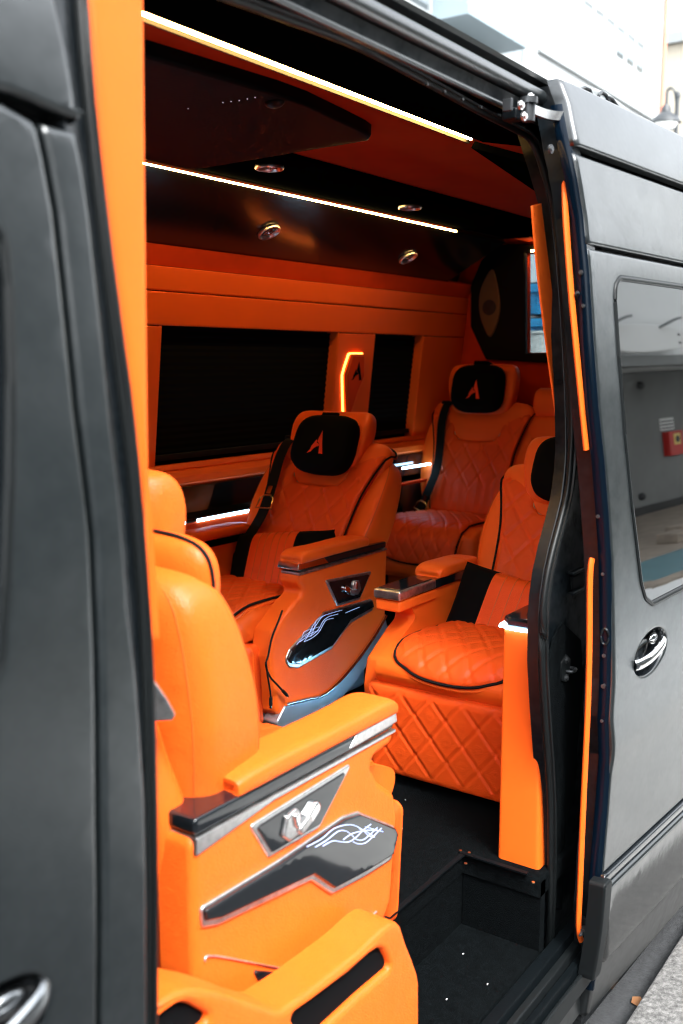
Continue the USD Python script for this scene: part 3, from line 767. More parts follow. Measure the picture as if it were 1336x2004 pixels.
for x0, x1 in ((2.612, 3.716), (4.016, 4.462)):
    for xx in (x0, x1):
        s = 1 if xx == x0 else -1
        obj('window_reveal', pad(sg.box(xx - 0.002 if s < 0 else xx - 0.012, 1.395, xx + 0.012 if s < 0 else xx + 0.002, 1.924), 0.0, 0.002, res=0.2, base=-0.06, to=wall_frame(-0.006)), 'trim_orange', van)
    # pleated blind
    zs = np.arange(1.40, 1.925, 0.013)
    yy = wall_y(zs) + 0.035 + 0.004 * (np.arange(len(zs)) % 2)
    a = np.column_stack([np.full(len(zs), x0), yy, zs]); b = np.column_stack([np.full(len(zs), x1), yy, zs])
    v = np.vstack([a, b]); n = len(zs)
    f = np.array([[i, n + i, n + i + 1] for i in range(n - 1)] + [[i, n + i + 1, i + 1] for i in range(n - 1)])
    bl = obj('pleated_blind', trimesh.Trimesh(v, f, process=False), 'suede_black', van, smooth=False)
    obj('blind_rail', rbox((x0 + 0.003, wall_y(1.44) + 0.012, 1.425), (x1 - 0.003, wall_y(1.44) + 0.034, 1.447), 0.004), 'black_plastic', bl)
    obj('window_sill', loft([np.array([(x, 1.875, 1.394), (x, 1.838, 1.400), (x, 1.834, 1.392), (x, 1.840, 1.384), (x, 1.875, 1.384)]) for x in (x0, x1)]), 'trim_orange', van)
obj('wall_ledge', loft([np.array([(x, 1.85, 1.390), (x, 1.822, 1.384), (x, 1.802, 1.365), (x, 1.800, 1.340), (x, 1.812, 1.326), (x, 1.85, 1.322)]) for x in (X0, X1)]), 'trim_orange', van, smooth=30)
obj('wall_ledge', loft([np.array([(x, 1.86, 1.41), (x, 1.845, 1.408), (x, 1.838, 1.400), (x, 1.836, 1.392), (x, 1.86, 1.391)]) for x in (X0, X1)]), 'trim_orange', van, smooth=30)
obj('gloss_panel', pad(sg.box(X0, 1.215, X1, 1.325), 0.012, 0.006, res=0.3, edge=0.08, to=side_frame(1.812)), 'black_gloss', van)
obj('gloss_panel', loft([np.array([(x, 1.800, 1.226), (x, 1.752, 1.212), (x, 1.748, 1.204), (x, 1.800, 1.200)]) for x in (X0, 3.4)]), 'black_gloss', van)
lower = sg.box(X0, 0.62, X1, 1.196)
holes = [rounded([(2.30, 0.70), (2.735, 0.70), (2.745, 1.110), (2.30, 1.110)], 0.02), rounded([(2.865, 0.70), (3.62, 0.70), (3.62, 1.125), (2.965, 1.115)], 0.03), rounded([(3.95, 0.70), (4.6, 0.70), (4.6, 1.18), (3.95, 1.18)], 0.02)]
obj('lower_wall_panel', pad(sg.Polygon(lower.exterior, [h.exterior.coords for h in holes]), 0.010, 0.006, res=0.2, edge=0.05, to=side_frame(1.758)), 'shaded_orange', van, smooth=50)
for h in holes:
    obj('wall_pocket', pad(h.buffer(0.01), 0.002, 0.001, res=0.3, edge=0.1, to=side_frame(1.80)), 'black_gloss', van)
obj('led_strip', rbox((2.725, 1.742, 1.196), (3.40, 1.752, 1.207), 0.003), 'led_white', van)
obj('led_strip', rbox((4.20, 1.742, 1.264), (4.60, 1.752, 1.274), 0.003), 'led_white', van)
obj('led_strip', rbox((0.9, 1.742, 1.196), (2.66, 1.752, 1.207), 0.003), 'led_white', van)

# emblem plate with orange light between the windows
def on_w(u, v):
    p = on_wall(u, v, -0.012)
    return (p[0], p[2])
z4 = lambda X, Y: (640 + X / 6.073, 640 + Y / 6.073)
plate = [on_w(*z4(*q_)) for q_ in [(262, 322), (425, 322), (432, 420), (420, 590), (345, 790), (255, 1060), (235, 1200), (190, 1200), (195, 1000), (180, 570)]]
obj('emblem_plate', pad(sg.Polygon(plate).buffer(0), 0.012, 0.004, res=0.05, edge=0.02, to=wall_frame(-0.011)), 'trim_orange', van)
obj('emblem_recess', pad(sg.Polygon([on_w(*z4(*q_)) for q_ in [(285, 350), (412, 350), (410, 585), (330, 780), (245, 1040), (215, 1040), (215, 585)]]).buffer(0), 0.004, 0.002, res=0.05, edge=0.02, to=wall_frame(-0.022)), 'shaded_orange', van)
def on_w3(u, v, o=-0.026):
    p = on_wall(u, v, o); return p
lit = [z4(*q_) for q_ in [(190, 1190), (186, 1040), (178, 800), (174, 568), (205, 460), (250, 328), (262, 318), (330, 316), (415, 318)]]
obj('emblem_light', tube([on_w3(u, v, -0.014) for u, v in lit], 0.0048, k=6), 'led_orange', van)
LOGO = [[(.60, 1.0), (.69, .74), (.98, 0.0), (.74, 0.0), (.665, .34), (.60, .44), (.47, .52), (.53, .78)], [(.40, .60), (.44, .47), (.60, .41), (.635, .33), (.50, .30), (.36, .22), (.22, .06), (.02, 0.0), (.16, .14), (.19, .30)]]
def logo(parent, to, w, h, m_, d=0.0015, name='emblem'):
    return obj(name, cat(*[pad(sg.Polygon([(a * w, b * h) for a, b in s]).buffer(0), d, 0.0004, res=0.012, edge=0.006, to=to) for s in LOGO]), m_, parent, smooth=False)
la, lb = on_w(*z4(252, 636)), on_w(*z4(372, 414))
logo(van, lambda v: np.column_stack([la[0] + v[:, 0], wall_y(la[1] + v[:, 1]) - 0.0262 - v[:, 2], la[1] + v[:, 1]]), lb[0] - la[0] + 0.02, lb[1] - la[1], 'suede_black')

# ------------------------------------------------------------------ cabin: ceiling and overhead consoles
obj('ceiling', box((X0, 0.44, 2.405), (X1 + 0.05, 1.42, 2.425)), 'shaded_ceiling_suede', van)
cp = [at(u, v, z=2.372) for u, v in [(250, 104), (300, 117), (400, 146), (540, 187), (600, 208), (680, 245), (715, 262), (726, 270), (722, 277), (700, 281)]]
cpoly = sg.Polygon([(p[0], p[1]) for p in cp] + [(2.30, 0.80), (2.33, 1.36), (0.9, 1.36), (0.9, 0.66)]).buffer(0)
cpoly = cpoly if cpoly.geom_type == 'Polygon' else max(cpoly.geoms, key=lambda q_: q_.area)
cpan = obj('ceiling_panel', pad(cpoly, 0.034, 0.010, res=0.10, edge=0.03, to=lambda v: np.column_stack([v[:, 0], v[:, 1], 2.406 - v[:, 2]])), 'panel_dark', van)
for y in np.arange(0.70, 1.35, 0.018):
    pass
for u, v in [(436, 201), (452, 199), (468, 197), (484, 194), (499, 191), (368, 213)]:
    p = at(u, v, z=2.3715)
    obj('ceiling_star', hull(p + SPH[::6] * 0.0012), 'star', cpan)
p = at(537, 200, z=2.372)
obj('ceiling_knob', hull(p + SPH * (0.018, 0.026, 0.014)), 'rubber', cpan)
def overhead(name, y0, z0, y1, z1, x0, x1, th=0.02, m_='black_gloss'):
    n = np.array([-(z1 - z0), (y1 - y0)]); n = n / np.linalg.norm(n) * th
    if n[1] < 0: n = -n
    return obj(name, loft([np.array([(x, y0, z0), (x, y1, z1), (x, y1 + n[0], z1 + n[1]), (x, y0 + n[0], z0 + n[1])]) for x in (x0, x1)]), m_, van)
overhead('ceiling_gloss', 1.37, 2.392, 1.410, 2.392, X0, 2.335, m_='ceiling_black')
overhead('ceiling_gloss', 1.05, 2.392, 1.410, 2.392, 2.335, 4.62, m_='ceiling_black')
overhead('overhead_console', 1.418, 2.376, 1.742, 2.200, X0, 4.62, m_='headliner')
obj('ceiling_light', line_of([(X0, 1.413, 2.376), (4.10, 1.413, 2.376)], 0.0055, 0.0055), 'led_warm', van)
overhead('overhead_console', 0.462, 2.378, 0.150, 2.312, X0, 2.50, m_='ceiling_black')
obj('ceiling_light', line_of([(X0, 0.478, 2.381), (2.465, 0.478, 2.381)], 0.006, 0.005), 'led_warm', van)
obj('added_light_lip', box((X0, 0.488, 2.373), (2.475, 0.493, 2.404)), 'black_plastic', van)  # added lip that blocks the strip light from grazing the ceiling
# rear part of the near side above the console
hd = [at(u, v, y=0.20) for u, v in [(912, 280), (936, 300), (1010, 262), (1045, 300), (1075, 400), (1088, 520), (1060, 520), (1040, 440), (1000, 430), (960, 440), (930, 340)]]
obj('corner_cover', loft([np.array([(2.47, 0.47, 2.376), (2.47, 0.14, 2.262), (2.47, 0.16, 2.25), (2.47, 0.48, 2.36)]), np.array([(2.75, 0.40, 2.30), (2.75, 0.14, 2.10), (2.75, 0.17, 2.10), (2.75, 0.42, 2.28)]), np.array([(3.3, 0.36, 2.26), (3.3, 0.14, 2.02), (3.3, 0.17, 2.02), (3.3, 0.38, 2.24)]), np.array([(4.9, 0.36, 2.26), (4.9, 0.14, 2.02), (4.9, 0.17, 2.02), (4.9, 0.38, 2.24)])]), 'ceiling_black', van, smooth=50)
obj('near_wall', box((2.50, 0.13, 1.18), (4.9, 0.15, 2.2)), 'black_plastic', van)
# reading lights on the far console
for k, (u, v) in enumerate([(525, 451), (797, 502), (527, 323), (802, 402)]):
    pn = np.array([0, -0.176, -0.324]); pn /= np.linalg.norm(pn)
    p0 = (0, 1.58, 2.288)
    if k > 1:
        pn, p0 = np.array([0, 0, -1.0]), (0, 1.2, 2.391)
    c = at_plane(u, v, p0, pn) + pn * 0.002
    ax, bx_ = np.array([1.0, 0, 0]), np.cross(pn, [1.0, 0, 0])
    th = np.arange(24) * 2 * math.pi / 24
    circ = lambda r, d: c + pn * d + r * (np.cos(th)[:, None] * ax + np.sin(th)[:, None] * bx_)
    rl = obj('reading_light', loft([circ(0.044, 0), circ(0.046, 0.008), circ(0.042, 0.013), circ(0.036, 0.011), circ(0.033, 0.001)], caps=False), 'bright_ring', van, smooth=60)
    obj('lens', loft([circ(0.033, 0.001), circ(0.022, 0.004), circ(0.004, 0.006)]), 'black_gloss', rl)
    for w in (-0.015, 0.0, 0.015):
        obj('louvre', line_of([c + pn * 0.007 + ax * w - bx_ * 0.016, c + pn * 0.007 + ax * (w + 0.004) + bx_ * 0.016], 0.003, 0.003), 'chrome', rl)
    obj('switch', hull(c + pn * 0.008 + SPH * 0.006), 'chrome', rl)

# ------------------------------------------------------------------ cabin: rear wall with loudspeaker and window
yz = lambda u, v, x=4.90: (lambda p: (p[1], p[2]))(at(u, v, x=x))
xf = lambda x: (lambda v: np.column_stack([x - v[:, 2], v[:, 0], v[:, 1]]))
rwin = [yz(1033, 497), yz(1033, 690), (0.55, 1.84), (0.55, 2.335)]
rwall = sg.Polygon(sg.box(0.12, 0.6, 1.92, 2.43).exterior, [sg.Polygon(rwin).exterior.coords])
obj('rear_wall', pad(rwall, 0.0, 0.004, res=0.2, edge=0.06, base=-0.03, to=xf(4.90)), 'shaded_orange', van)
spk = [yz(*q_) for q_ in [(925, 560), (945, 512), (975, 480), (1050, 478), (1095, 480), (1095, 712), (955, 704), (925, 640)]]
sp_ = sg.Polygon(sg.Polygon(spk).buffer(0).exterior, [sg.Polygon(rwin).buffer(0.004).exterior.coords]) if sg.Polygon(spk).contains(sg.Polygon(rwin)) else sg.Polygon(spk).buffer(0).union(sg.box(0.45, 1.79, 1.36, 2.40)).difference(sg.Polygon(rwin).buffer(0.003))
spp = obj('speaker_panel', pad(sp_, 0.03, 0.010, res=0.08, edge=0.04, to=xf(4.898)), 'black_plastic', van)
leafs = [yz(*q_) for q_ in [(968, 528), (979, 560), (984, 600), (978, 635), (965, 660), (952, 640), (943, 605), (947, 565)]]
gl = sg.Polygon(spline(leafs, 5, closed=True)).buffer(0)
obj('grille', pad(gl, 0.008, 0.006, res=0.03, edge=0.012, to=xf(4.868)), 'grille', spp)
cc = gl.centroid
th = np.arange(24) * 2 * math.pi / 24
obj('cone', loft([np.column_stack([np.full(24, 4.8605 - d), cc.x + r * np.cos(th), cc.y - 0.02 + r * np.sin(th)]) for r, d in ((0.042, 0.0), (0.036, 0.002), (0.006, 0.001))]), 'steel', spp)
obj('rear_window', pad(sg.Polygon(rwin).buffer(0.10), 0.0, 0.001, res=0.5, base=-0.004, to=xf(4.975)), 'rear_glass', van)
obj('rear_shell', pad(sg.Polygon(sg.box(0.02, 0.25, 1.96, 2.45).exterior, [sg.Polygon(rwin).buffer(0.12).exterior.coords]), 0.0, 0.01, res=0.2, base=-0.05, to=xf(4.99)), 'paint_satin', van)
q = at(1046, 491, x=4.86)
obj('rear_light', rbox(q - (0.004, 0.03, 0.004), q + (0.004, 0.02, 0.004), 0.002), 'led_warm', van)

# ------------------------------------------------------------------ seats
# local frame: X forward, Y to the sitter's left, Z up from the cabin floor; X = 0 at the rear end of the arms
def quilt(pa, pb, depth=0.0045, w=0.007, rings=True, oa=0.0, ob=0.0):
    """Diamond quilting: stitched valleys along a/pa +- b/pb, a small embossed ring in each diamond."""
    def h(a, b, d):
        s, t = (a - oa) / pa + (b - ob) / pb, (a - oa) / pa - (b - ob) / pb
        k = 1 / math.hypot(1 / pa, 1 / pb)
        ds, dt = np.abs(s - np.round(s)) * k, np.abs(t - np.round(t)) * k
        out = -depth * (np.exp(-(ds / w) ** 2) + np.exp(-(dt / w) ** 2))
        out = out + 0.25 * depth * (np.exp(-((ds - 2.1 * w) / (0.6 * w)) ** 2) + np.exp(-((dt - 2.1 * w) / (0.6 * w)) ** 2))
        if rings:
            cs, ct = np.floor(s) + 0.5, np.floor(t) + 0.5
            ca, cb = (cs + ct) / 2 * pa + oa, (cs - ct) / 2 * pb + ob
            r = np.hypot((a - ca), (b - cb))
            out = out + 0.0013 * np.exp(-((r - 0.010) / 0.003) ** 2)
        return out * np.clip(d / 0.012, 0, 1)
    return h

def sup(t, e):
    return np.sign(t) * np.abs(t) ** e

def pillow_grid(w, h, t, n=22, u0=-1, u1=1, inflate=0.0, e=3.0):
    """A stuffed cushion between u0 and u1 across its width; returns a closed mesh in (a, b, c)."""
    us, vs = np.linspace(u0, u1, n), np.linspace(-1, 1, n)
    U_, V_ = np.meshgrid(us, vs, indexing='ij')
    T = t * np.sqrt(np.clip((1 - np.abs(U_) ** e) * (1 - np.abs(V_) ** e), 0, 1)) ** 0.9 + inflate
    k = 1 - 0.05 * (1 - np.abs(V_) ** 2) * np.abs(U_) ** 4
    k2 = 1 - 0.06 * (1 - np.abs(U_) ** 2) * np.abs(V_) ** 4
    A, B = U_ * w * k, V_ * h * k2
    rings = []
    for i in range(n):
        rings.append(np.vstack([np.column_stack([A[i], B[i], T[i]]), np.column_stack([A[i], B[i], -T[i]])[::-1]]))
    return loft(rings)

def smoothfn(path, n=6):
    return spline(path, n)

OUT_B = dict(
    shell=[(-0.01, 0.50), (0.0, 0.21), (0.09, 0.165), (0.24, 0.095), (0.38, 0.055), (0.60, 0.060), (0.635, 0.09), (0.663, 0.275), (0.645, 0.353), (0.540, 0.420), (0.480, 0.448), (0.500, 0.464), (0.515, 0.483), (0.515, 0.516), (0.0, 0.516)],
    screen=[(0.586, 0.254), (0.568, 0.277), (0.381, 0.358), (0.104, 0.346), (0.093, 0.320), (0.238, 0.303), (0.345, 0.239), (0.526, 0.221), (0.57, 0.235)],
    control=[(0.362, 0.458), (0.115, 0.442), (0.177, 0.370), (0.306, 0.373)],
    rim=[(0.595, 0.108), (0.50, 0.095), (0.382, 0.083), (0.237, 0.131), (0.092, 0.209), (0.01, 0.27)],
    chrome=[(0.516, 0.506), (0.516, 0.516), (0.0, 0.516), (0.0, 0.509)], black=[(0.0, 0.517), (0.515, 0.517), (0.511, 0.545), (0.0, 0.540)])
OUT_A = dict(
    shell=[(0.0, 0.28), (0.02, 0.25), (0.20, 0.115), (0.40, 0.085), (0.55, 0.115), (0.582, 0.147), (0.602, 0.326), (0.592, 0.378), (0.530, 0.426), (0.500, 0.472), (0.512, 0.482), (0.568, 0.486), (0.588, 0.500), (0.586, 0.524), (0.0, 0.524)],
    screen=[(0.017, 0.403), (0.018, 0.384), (0.052, 0.372), (0.30, 0.336), (0.363, 0.280), (0.47, 0.266), (0.569, 0.259), (0.587, 0.296), (0.576, 0.313), (0.45, 0.392), (0.40, 0.402), (0.20, 0.398)],
    control=[(0.412, 0.493), (0.323, 0.421), (0.186, 0.425), (0.147, 0.486)],
    rim=[(0.022, 0.311), (0.05, 0.305), (0.262, 0.165), (0.330, 0.146), (0.399, 0.146), (0.52, 0.155)],
    chrome=[(0.006, 0.494), (0.20, 0.514), (0.585, 0.512), (0.588, 0.519), (0.19, 0.523), (0.008, 0.523)], black=[(0.006, 0.525), (0.586, 0.522), (0.582, 0.548), (0.008, 0.553)])
GA = {'loc': (1.04, 0.48, 0.55), 'rot': 0.0}
GB = {'loc': (2.96, 1.35, 0.62), 'rot': 180.0}
GC = {'loc': (2.96, 0.41, 0.60), 'rot': 180.0}
z7 = lambda X, Y: (268 + X / 2.511, 1200 + Y / 2.511)
z8 = lambda X, Y: (400 + X / 3.0833, 750 + Y / 3.0833)
def locA(pts):
    out = []
    for q_ in pts:
        p = at(*z7(*q_), y=0.168); out.append((p[0] - 1.04, p[2] - 0.55))
    return out
def locB(pts):
    out = []
    for q_ in pts:
        p = at(*z8(*q_), y=1.038); out.append((2.96 - p[0], p[2] - 0.62))
    return out
LINES_A = [locA(q_) for q_ in [
    [(832, 1147), (905, 1108), (960, 1062), (1010, 1042), (1060, 1040), (1105, 1062), (1135, 1092), (1165, 1100)],
    [(875, 1148), (930, 1115), (985, 1072), (1020, 1068), (1050, 1085), (1075, 1110), (1110, 1112), (1145, 1085), (1180, 1052)],
    [(912, 1143), (960, 1118), (1000, 1122), (1040, 1122), (1075, 1100), (1110, 1065), (1148, 1036)],
    [(1012, 1112), (1050, 1085), (1100, 1070), (1155, 1065), (1208, 1072)],
    [(1060, 1122), (1085, 1132), (1120, 1128), (1160, 1095), (1200, 1055)],
    [(1090, 1058), (1130, 1075), (1165, 1098)], [(1120, 1048), (1160, 1060), (1205, 1072)]]]
LINES_B = [locB(q_) for q_ in [
    [(830, 1368), (770, 1385), (715, 1405), (685, 1440), (650, 1490), (600, 1525), (555, 1578)],
    [(805, 1392), (750, 1408), (715, 1435), (690, 1480), (655, 1515), (610, 1535), (575, 1560)],
    [(778, 1417), (735, 1428), (715, 1455), (690, 1500), (650, 1535), (600, 1560)],
    [(715, 1405), (680, 1425), (650, 1470), (625, 1520), (600, 1560)], [(690, 1470), (640, 1485), (600, 1500), (590, 1530)], [(700, 1490), (650, 1505), (605, 1530)], [(935, 1350), (890, 1368), (850, 1386)],
    [(670, 1440), (660, 1480), (640, 1530)]]]

def arm(t, s, o, lines, outer=0.30, tray=False, detail=True):
    yf = lambda base: (lambda v: np.column_stack([v[:, 0], s * (base + v[:, 2]), v[:, 1]]))
    thick = 0.075
    sh = obj('side_shell', pad(rounded(o['shell'], 0.018), thick, 0.016, res=0.035, edge=0.014, to=yf(outer - thick)), 'leather', t, smooth=60)
    ch = rounded(o['chrome'], 0.003)
    obj('chrome_line', pad(ch, 0.003, 0.002, res=0.05, edge=0.02, base=-0.07, to=yf(outer)), 'satin_metal', sh)
    blk = rounded(o['black'], 0.008)
    obj('arm_trim', pad(blk, 0.0, 0.006, res=0.05, edge=0.015, base=-0.082, to=yf(outer)), 'black_gloss', sh, smooth=50)
    zt_ = max(b for a, b in o['black']) - 0.002
    xf_ = max(a for a, b in o['black'])
    tip = [(xf_ - 0.165, zt_ - 0.024), (xf_ - 0.135, zt_ + 0.001), (xf_ + 0.003, zt_ + 0.002), (xf_ + 0.008, zt_ - 0.020)]
    obj('chrome_tip', pad(rounded(tip, 0.003), 0.002, 0.003, res=0.05, edge=0.015, base=-0.080, to=yf(outer)), 'satin_metal' if o is OUT_A else 'chrome', sh, smooth=50)
    ring = lambda x, z0, z1, y0, y1, r=0.016: np.column_stack([np.full(24, x), s * ((y0 + y1) / 2 + (y1 - y0) / 2 * sup(np.cos(np.arange(24) * math.pi / 12), 0.45)), (z0 + z1) / 2 + (z1 - z0) / 2 * sup(np.sin(np.arange(24) * math.pi / 12), 0.55)])
    a0, a1 = 0.115, (xf_ + (0.004 if o is OUT_A else -0.010) if not tray else 0.36)
    zb_ = zt_ - 0.004
    rr = [ring(a0 + 0.004, zb_ + 0.006, zb_ + 0.012, outer - 0.070, outer - 0.020), ring(a0 - 0.004, zb_, zb_ + 0.030, outer - 0.082, outer + 0.0), ring(a0 + 0.025, zb_, zb_ + 0.036, outer - 0.088, outer + 0.004), ring(a0 + 0.08, zb_, zb_ + 0.040, outer - 0.090, outer + 0.006), ring(a1 - 0.15, zb_ + 0.001, zb_ + 0.039, outer - 0.090, outer + 0.008),
          ring(a1 - 0.06, zb_, zb_ + 0.042, outer - 0.092, outer + 0.010), ring(a1 - 0.018, zb_, zb_ + 0.038, outer - 0.088, outer + 0.008), ring(a1 + 0.002, zb_ + 0.001, zb_ + 0.024, outer - 0.082, outer + 0.004), ring(a1 - 0.004, zb_ + 0.006, zb_ + 0.012, outer - 0.070, outer - 0.015)]
    obj('armrest_pad', sloft(rr, 3), 'leather', t, smooth=60)
    if tray:
        tr_ = obj('arm_tray', rbox((0.39, min(s * (outer - 0.088), s * (outer + 0.004)), zt_ - 0.024), (xf_ + 0.085, max(s * (outer - 0.088), s * (outer + 0.004)), zt_ + 0.004), 0.006), 'satin_metal', t)
        obj('tray_base', rbox((0.38, min(s * (outer - 0.084), s * (outer + 0.0)), zt_ - 0.060), (xf_ + 0.080, max(s * (outer - 0.084), s * (outer + 0.0)), zt_ - 0.026), 0.008), 'leather', tr_)
        obj('tray_glass', rbox((0.40, min(s * (outer - 0.078), s * (outer - 0.006)), zt_ + 0.0035), (xf_ + 0.070, max(s * (outer - 0.078), s * (outer - 0.006)), zt_ + 0.007), 0.002), 'black_gloss', tr_)
    if not detail:
        return
    c = sg.Polygon(o['control'])
    ctl = obj('control_frame', pad(rounded(list(c.buffer(0.008, join_style=2).exterior.coords), 0.006), 0.005, 0.004, res=0.03, edge=0.012, to=yf(outer - 0.001)), 'satin_metal', t)
    obj('control_panel', pad(rounded(o['control'], 0.005), 0.007, 0.002, res=0.03, edge=0.012, to=yf(outer)), 'black_gloss', ctl)
    g = c.centroid
    pc = lambda da, db, d: np.array([g.x + da, s * (outer + d), g.y + db])
    sw = lambda d: (lambda v: np.column_stack([g.x + v[:, 0], s * (outer + d + v[:, 2]), g.y + v[:, 1]]))
    bx = rounded([(-0.062, -0.014), (-0.050, 0.018), (-0.022, 0.024), (-0.012, 0.008), (-0.016, -0.026), (-0.044, -0.030)], 0.006)
    obj('seat_switch', pad(bx, 0.008, 0.004, res=0.02, edge=0.006, to=sw(0.006)), 'satin_metal', ctl, smooth=50)
    pill = sg.LineString([(-0.014, -0.018), (0.006, -0.010)]).buffer(0.009)
    obj('seat_switch', pad(pill, 0.014, 0.005, res=0.02, edge=0.006, to=sw(0.006)), 'satin_metal', ctl, smooth=50)
    pill = sg.LineString([(0.012, -0.008), (0.030, 0.004)]).buffer(0.012)
    obj('seat_switch', pad(pill, 0.012, 0.005, res=0.02, edge=0.006, to=sw(0.006)), 'chrome', ctl, smooth=50)
    pill = sg.LineString([(-0.030, 0.012), (-0.026, -0.004)]).buffer(0.006)
    obj('seat_switch', pad(pill, 0.006, 0.003, res=0.02, edge=0.005, to=sw(0.013)), 'chrome', ctl, smooth=50)
    sc = sg.Polygon(o['screen'])
    scr = obj('screen_rim', pad(rounded(list(affinity.translate(sc, 0, -0.010).union(sc).buffer(0.004).exterior.coords), 0.008), 0.006, 0.004, res=0.04, edge=0.012, to=yf(outer - 0.001)), 'satin_metal', t)
    obj('screen_panel', pad(rounded(o['screen'], 0.004), 0.012, 0.004, res=0.03, edge=0.010, to=yf(outer)), 'black_gloss', scr, smooth=60)
    for ln in lines:
        q_ = spline([(a, b, 0) for a, b in ln], 5)
        obj('light_line', line_of(np.column_stack([q_[:, 0], np.full(len(q_), s * (outer + 0.0125)), q_[:, 1]]), 0.0009, 0.0012, up=(0, 1, 0)), 'glow_line', scr)
    rp = spline([(a, b, 0) for a, b in o['rim']], 5)
    big = o is OUT_B
    obj('lower_rim', sweep(np.column_stack([rp[:, 0], np.full(len(rp), s * (outer + (0.006 if big else 0.001))), rp[:, 1]]), circle(1, 8, 0.006 if big else 0.002, 0.008 if big else 0.0025), up=(0, 1, 0)), 'chrome' if big else 'satin_metal', t, smooth=60)
    if big:
        top_ = [(a, b - 0.006) for a, b in o['rim']]
        bot_ = [(-0.01, 0.215), (0.07, 0.150), (0.20, 0.070), (0.36, 0.012), (0.50, 0.006), (0.62, 0.022), (0.640, 0.060)]
        obj('skirt', pad(sg.Polygon(top_ + bot_).buffer(0), 0.006, 0.006, res=0.05, edge=0.015, base=-0.05, to=yf(outer)), 'skirt_metal', t, smooth=60)
    else:
        vt = [(0.135, 0.236), (0.262, 0.158), (0.335, 0.136), (0.28, 0.118), (0.235, 0.120), (0.18, 0.150)]
        obj('lower_recess', pad(rounded(vt, 0.004), 0.004, 0.002, res=0.05, edge=0.012, to=yf(outer)), 'black_gloss', t)

def cushion(t, w=0.222, nose=0.715, z0=0.300, z1=0.41, insert=True, qa=0.10, qb=0.07, over=0.030, iw=1.0):
    prof_ = [(0.06, z0 - 0.01), (nose - 0.03, z0), (nose - 0.005, z0 + 0.03), (nose + 0.004, z0 + 0.06), (nose - 0.02, z1 - 0.03), (nose - 0.09, z1 + 0.000), (0.06, z1 - 0.03)]
    yf = lambda v: np.column_stack([v[:, 0], v[:, 2] - w, v[:, 1]])
    g = rounded(prof_, 0.03)
    a = pad(g, 2 * w, 0.035, res=0.05, edge=0.02, base=0.0, to=yf)
    b = pad(g, 0.0, 0.001, res=0.2, edge=0.02, base=0.0) if False else None
    obj('seat_cushion', a, 'leather', t, smooth=60)
    if insert:
        ne = nose + over
        o_ = spline([(0.10, -0.16), (0.30, -0.175), (0.52, -0.190), (ne - 0.07, -0.178), (ne - 0.028, -0.120), (ne - 0.012, -0.05), (ne - 0.012, 0.05), (ne - 0.028, 0.120), (ne - 0.07, 0.178), (0.52, 0.190), (0.30, 0.175), (0.10, 0.16)], 5, closed=True) * np.array([1, iw])
        pp = spline([(0.0, z1 - 0.035, 0), (nose - 0.30, z1 - 0.010, 0), (nose - 0.14, z1 - 0.004, 0), (nose - 0.06, z1 - 0.014, 0), (nose - 0.012, z1 - 0.055, 0), (nose + 0.004, z1 - 0.12, 0), (nose, z1 - 0.25, 0)], 10)[:, :2]
        sl = np.concatenate([[0], np.cumsum(np.linalg.norm(np.diff(pp, axis=0), axis=1))])
        tg = np.gradient(pp, axis=0); tg /= np.linalg.norm(tg, axis=1, keepdims=True)
        def to(v):
            x_, z_ = np.interp(v[:, 0], sl, pp[:, 0]), np.interp(v[:, 0], sl, pp[:, 1])
            nx, nz = -np.interp(v[:, 0], sl, tg[:, 1]), np.interp(v[:, 0], sl, tg[:, 0])
            return np.column_stack([x_ + nx * v[:, 2], v[:, 1], z_ + nz * v[:, 2]])
        on = lambda q, d: to(np.column_stack([q[:, 0], q[:, 1], np.full(len(q), d)]))
        ci = obj('cushion_insert', pad(sg.Polygon(o_).buffer(0), 0.024, 0.018, res=0.0060, edge=0.01, to=to, height=lambda a_, b_, d: quilt(qa, qb, 0.0040, 0.0050)(a_, b_, d) + 0.002 * np.clip(d / 0.1, 0, 1)), 'leather_quilt', t, smooth=True)
        ring = on(o_, 0.013)
        obj('piping', tube(ring, 0.0042, closed=True, k=6), 'webbing', ci)
        o2 = np.asarray(sg.Polygon(o_).buffer(0.008).exterior.coords)[::2]
        obj('welt', tube(on(o2, 0.003), 0.005, closed=True, k=6), 'leather', ci)

def legrest(t, w=0.255, x=0.712, z0=0.040, z1=0.308, lean=0.02):
    g = rounded([(-w, z0), (w, z0), (w, z1), (-w, z1)], 0.022)
    to = lambda v: np.column_stack([x - lean * (z1 - v[:, 1]) / (z1 - z0) - 0.05 + v[:, 2], v[:, 0], v[:, 1]])
    lr = obj('leg_rest', pad(g, 0.050, 0.020, res=0.0055, edge=0.01, to=to, height=quilt(0.098, 0.120, 0.0046, 0.0046)), 'leather_quilt', t, smooth=True)
    o_ = np.asarray(g.buffer(-0.002).exterior.coords)[:-1]
    obj('hem', tube(to(np.column_stack([o_, np.full(len(o_), 0.030)])), 0.0035, closed=True, k=6), 'leather', lr)

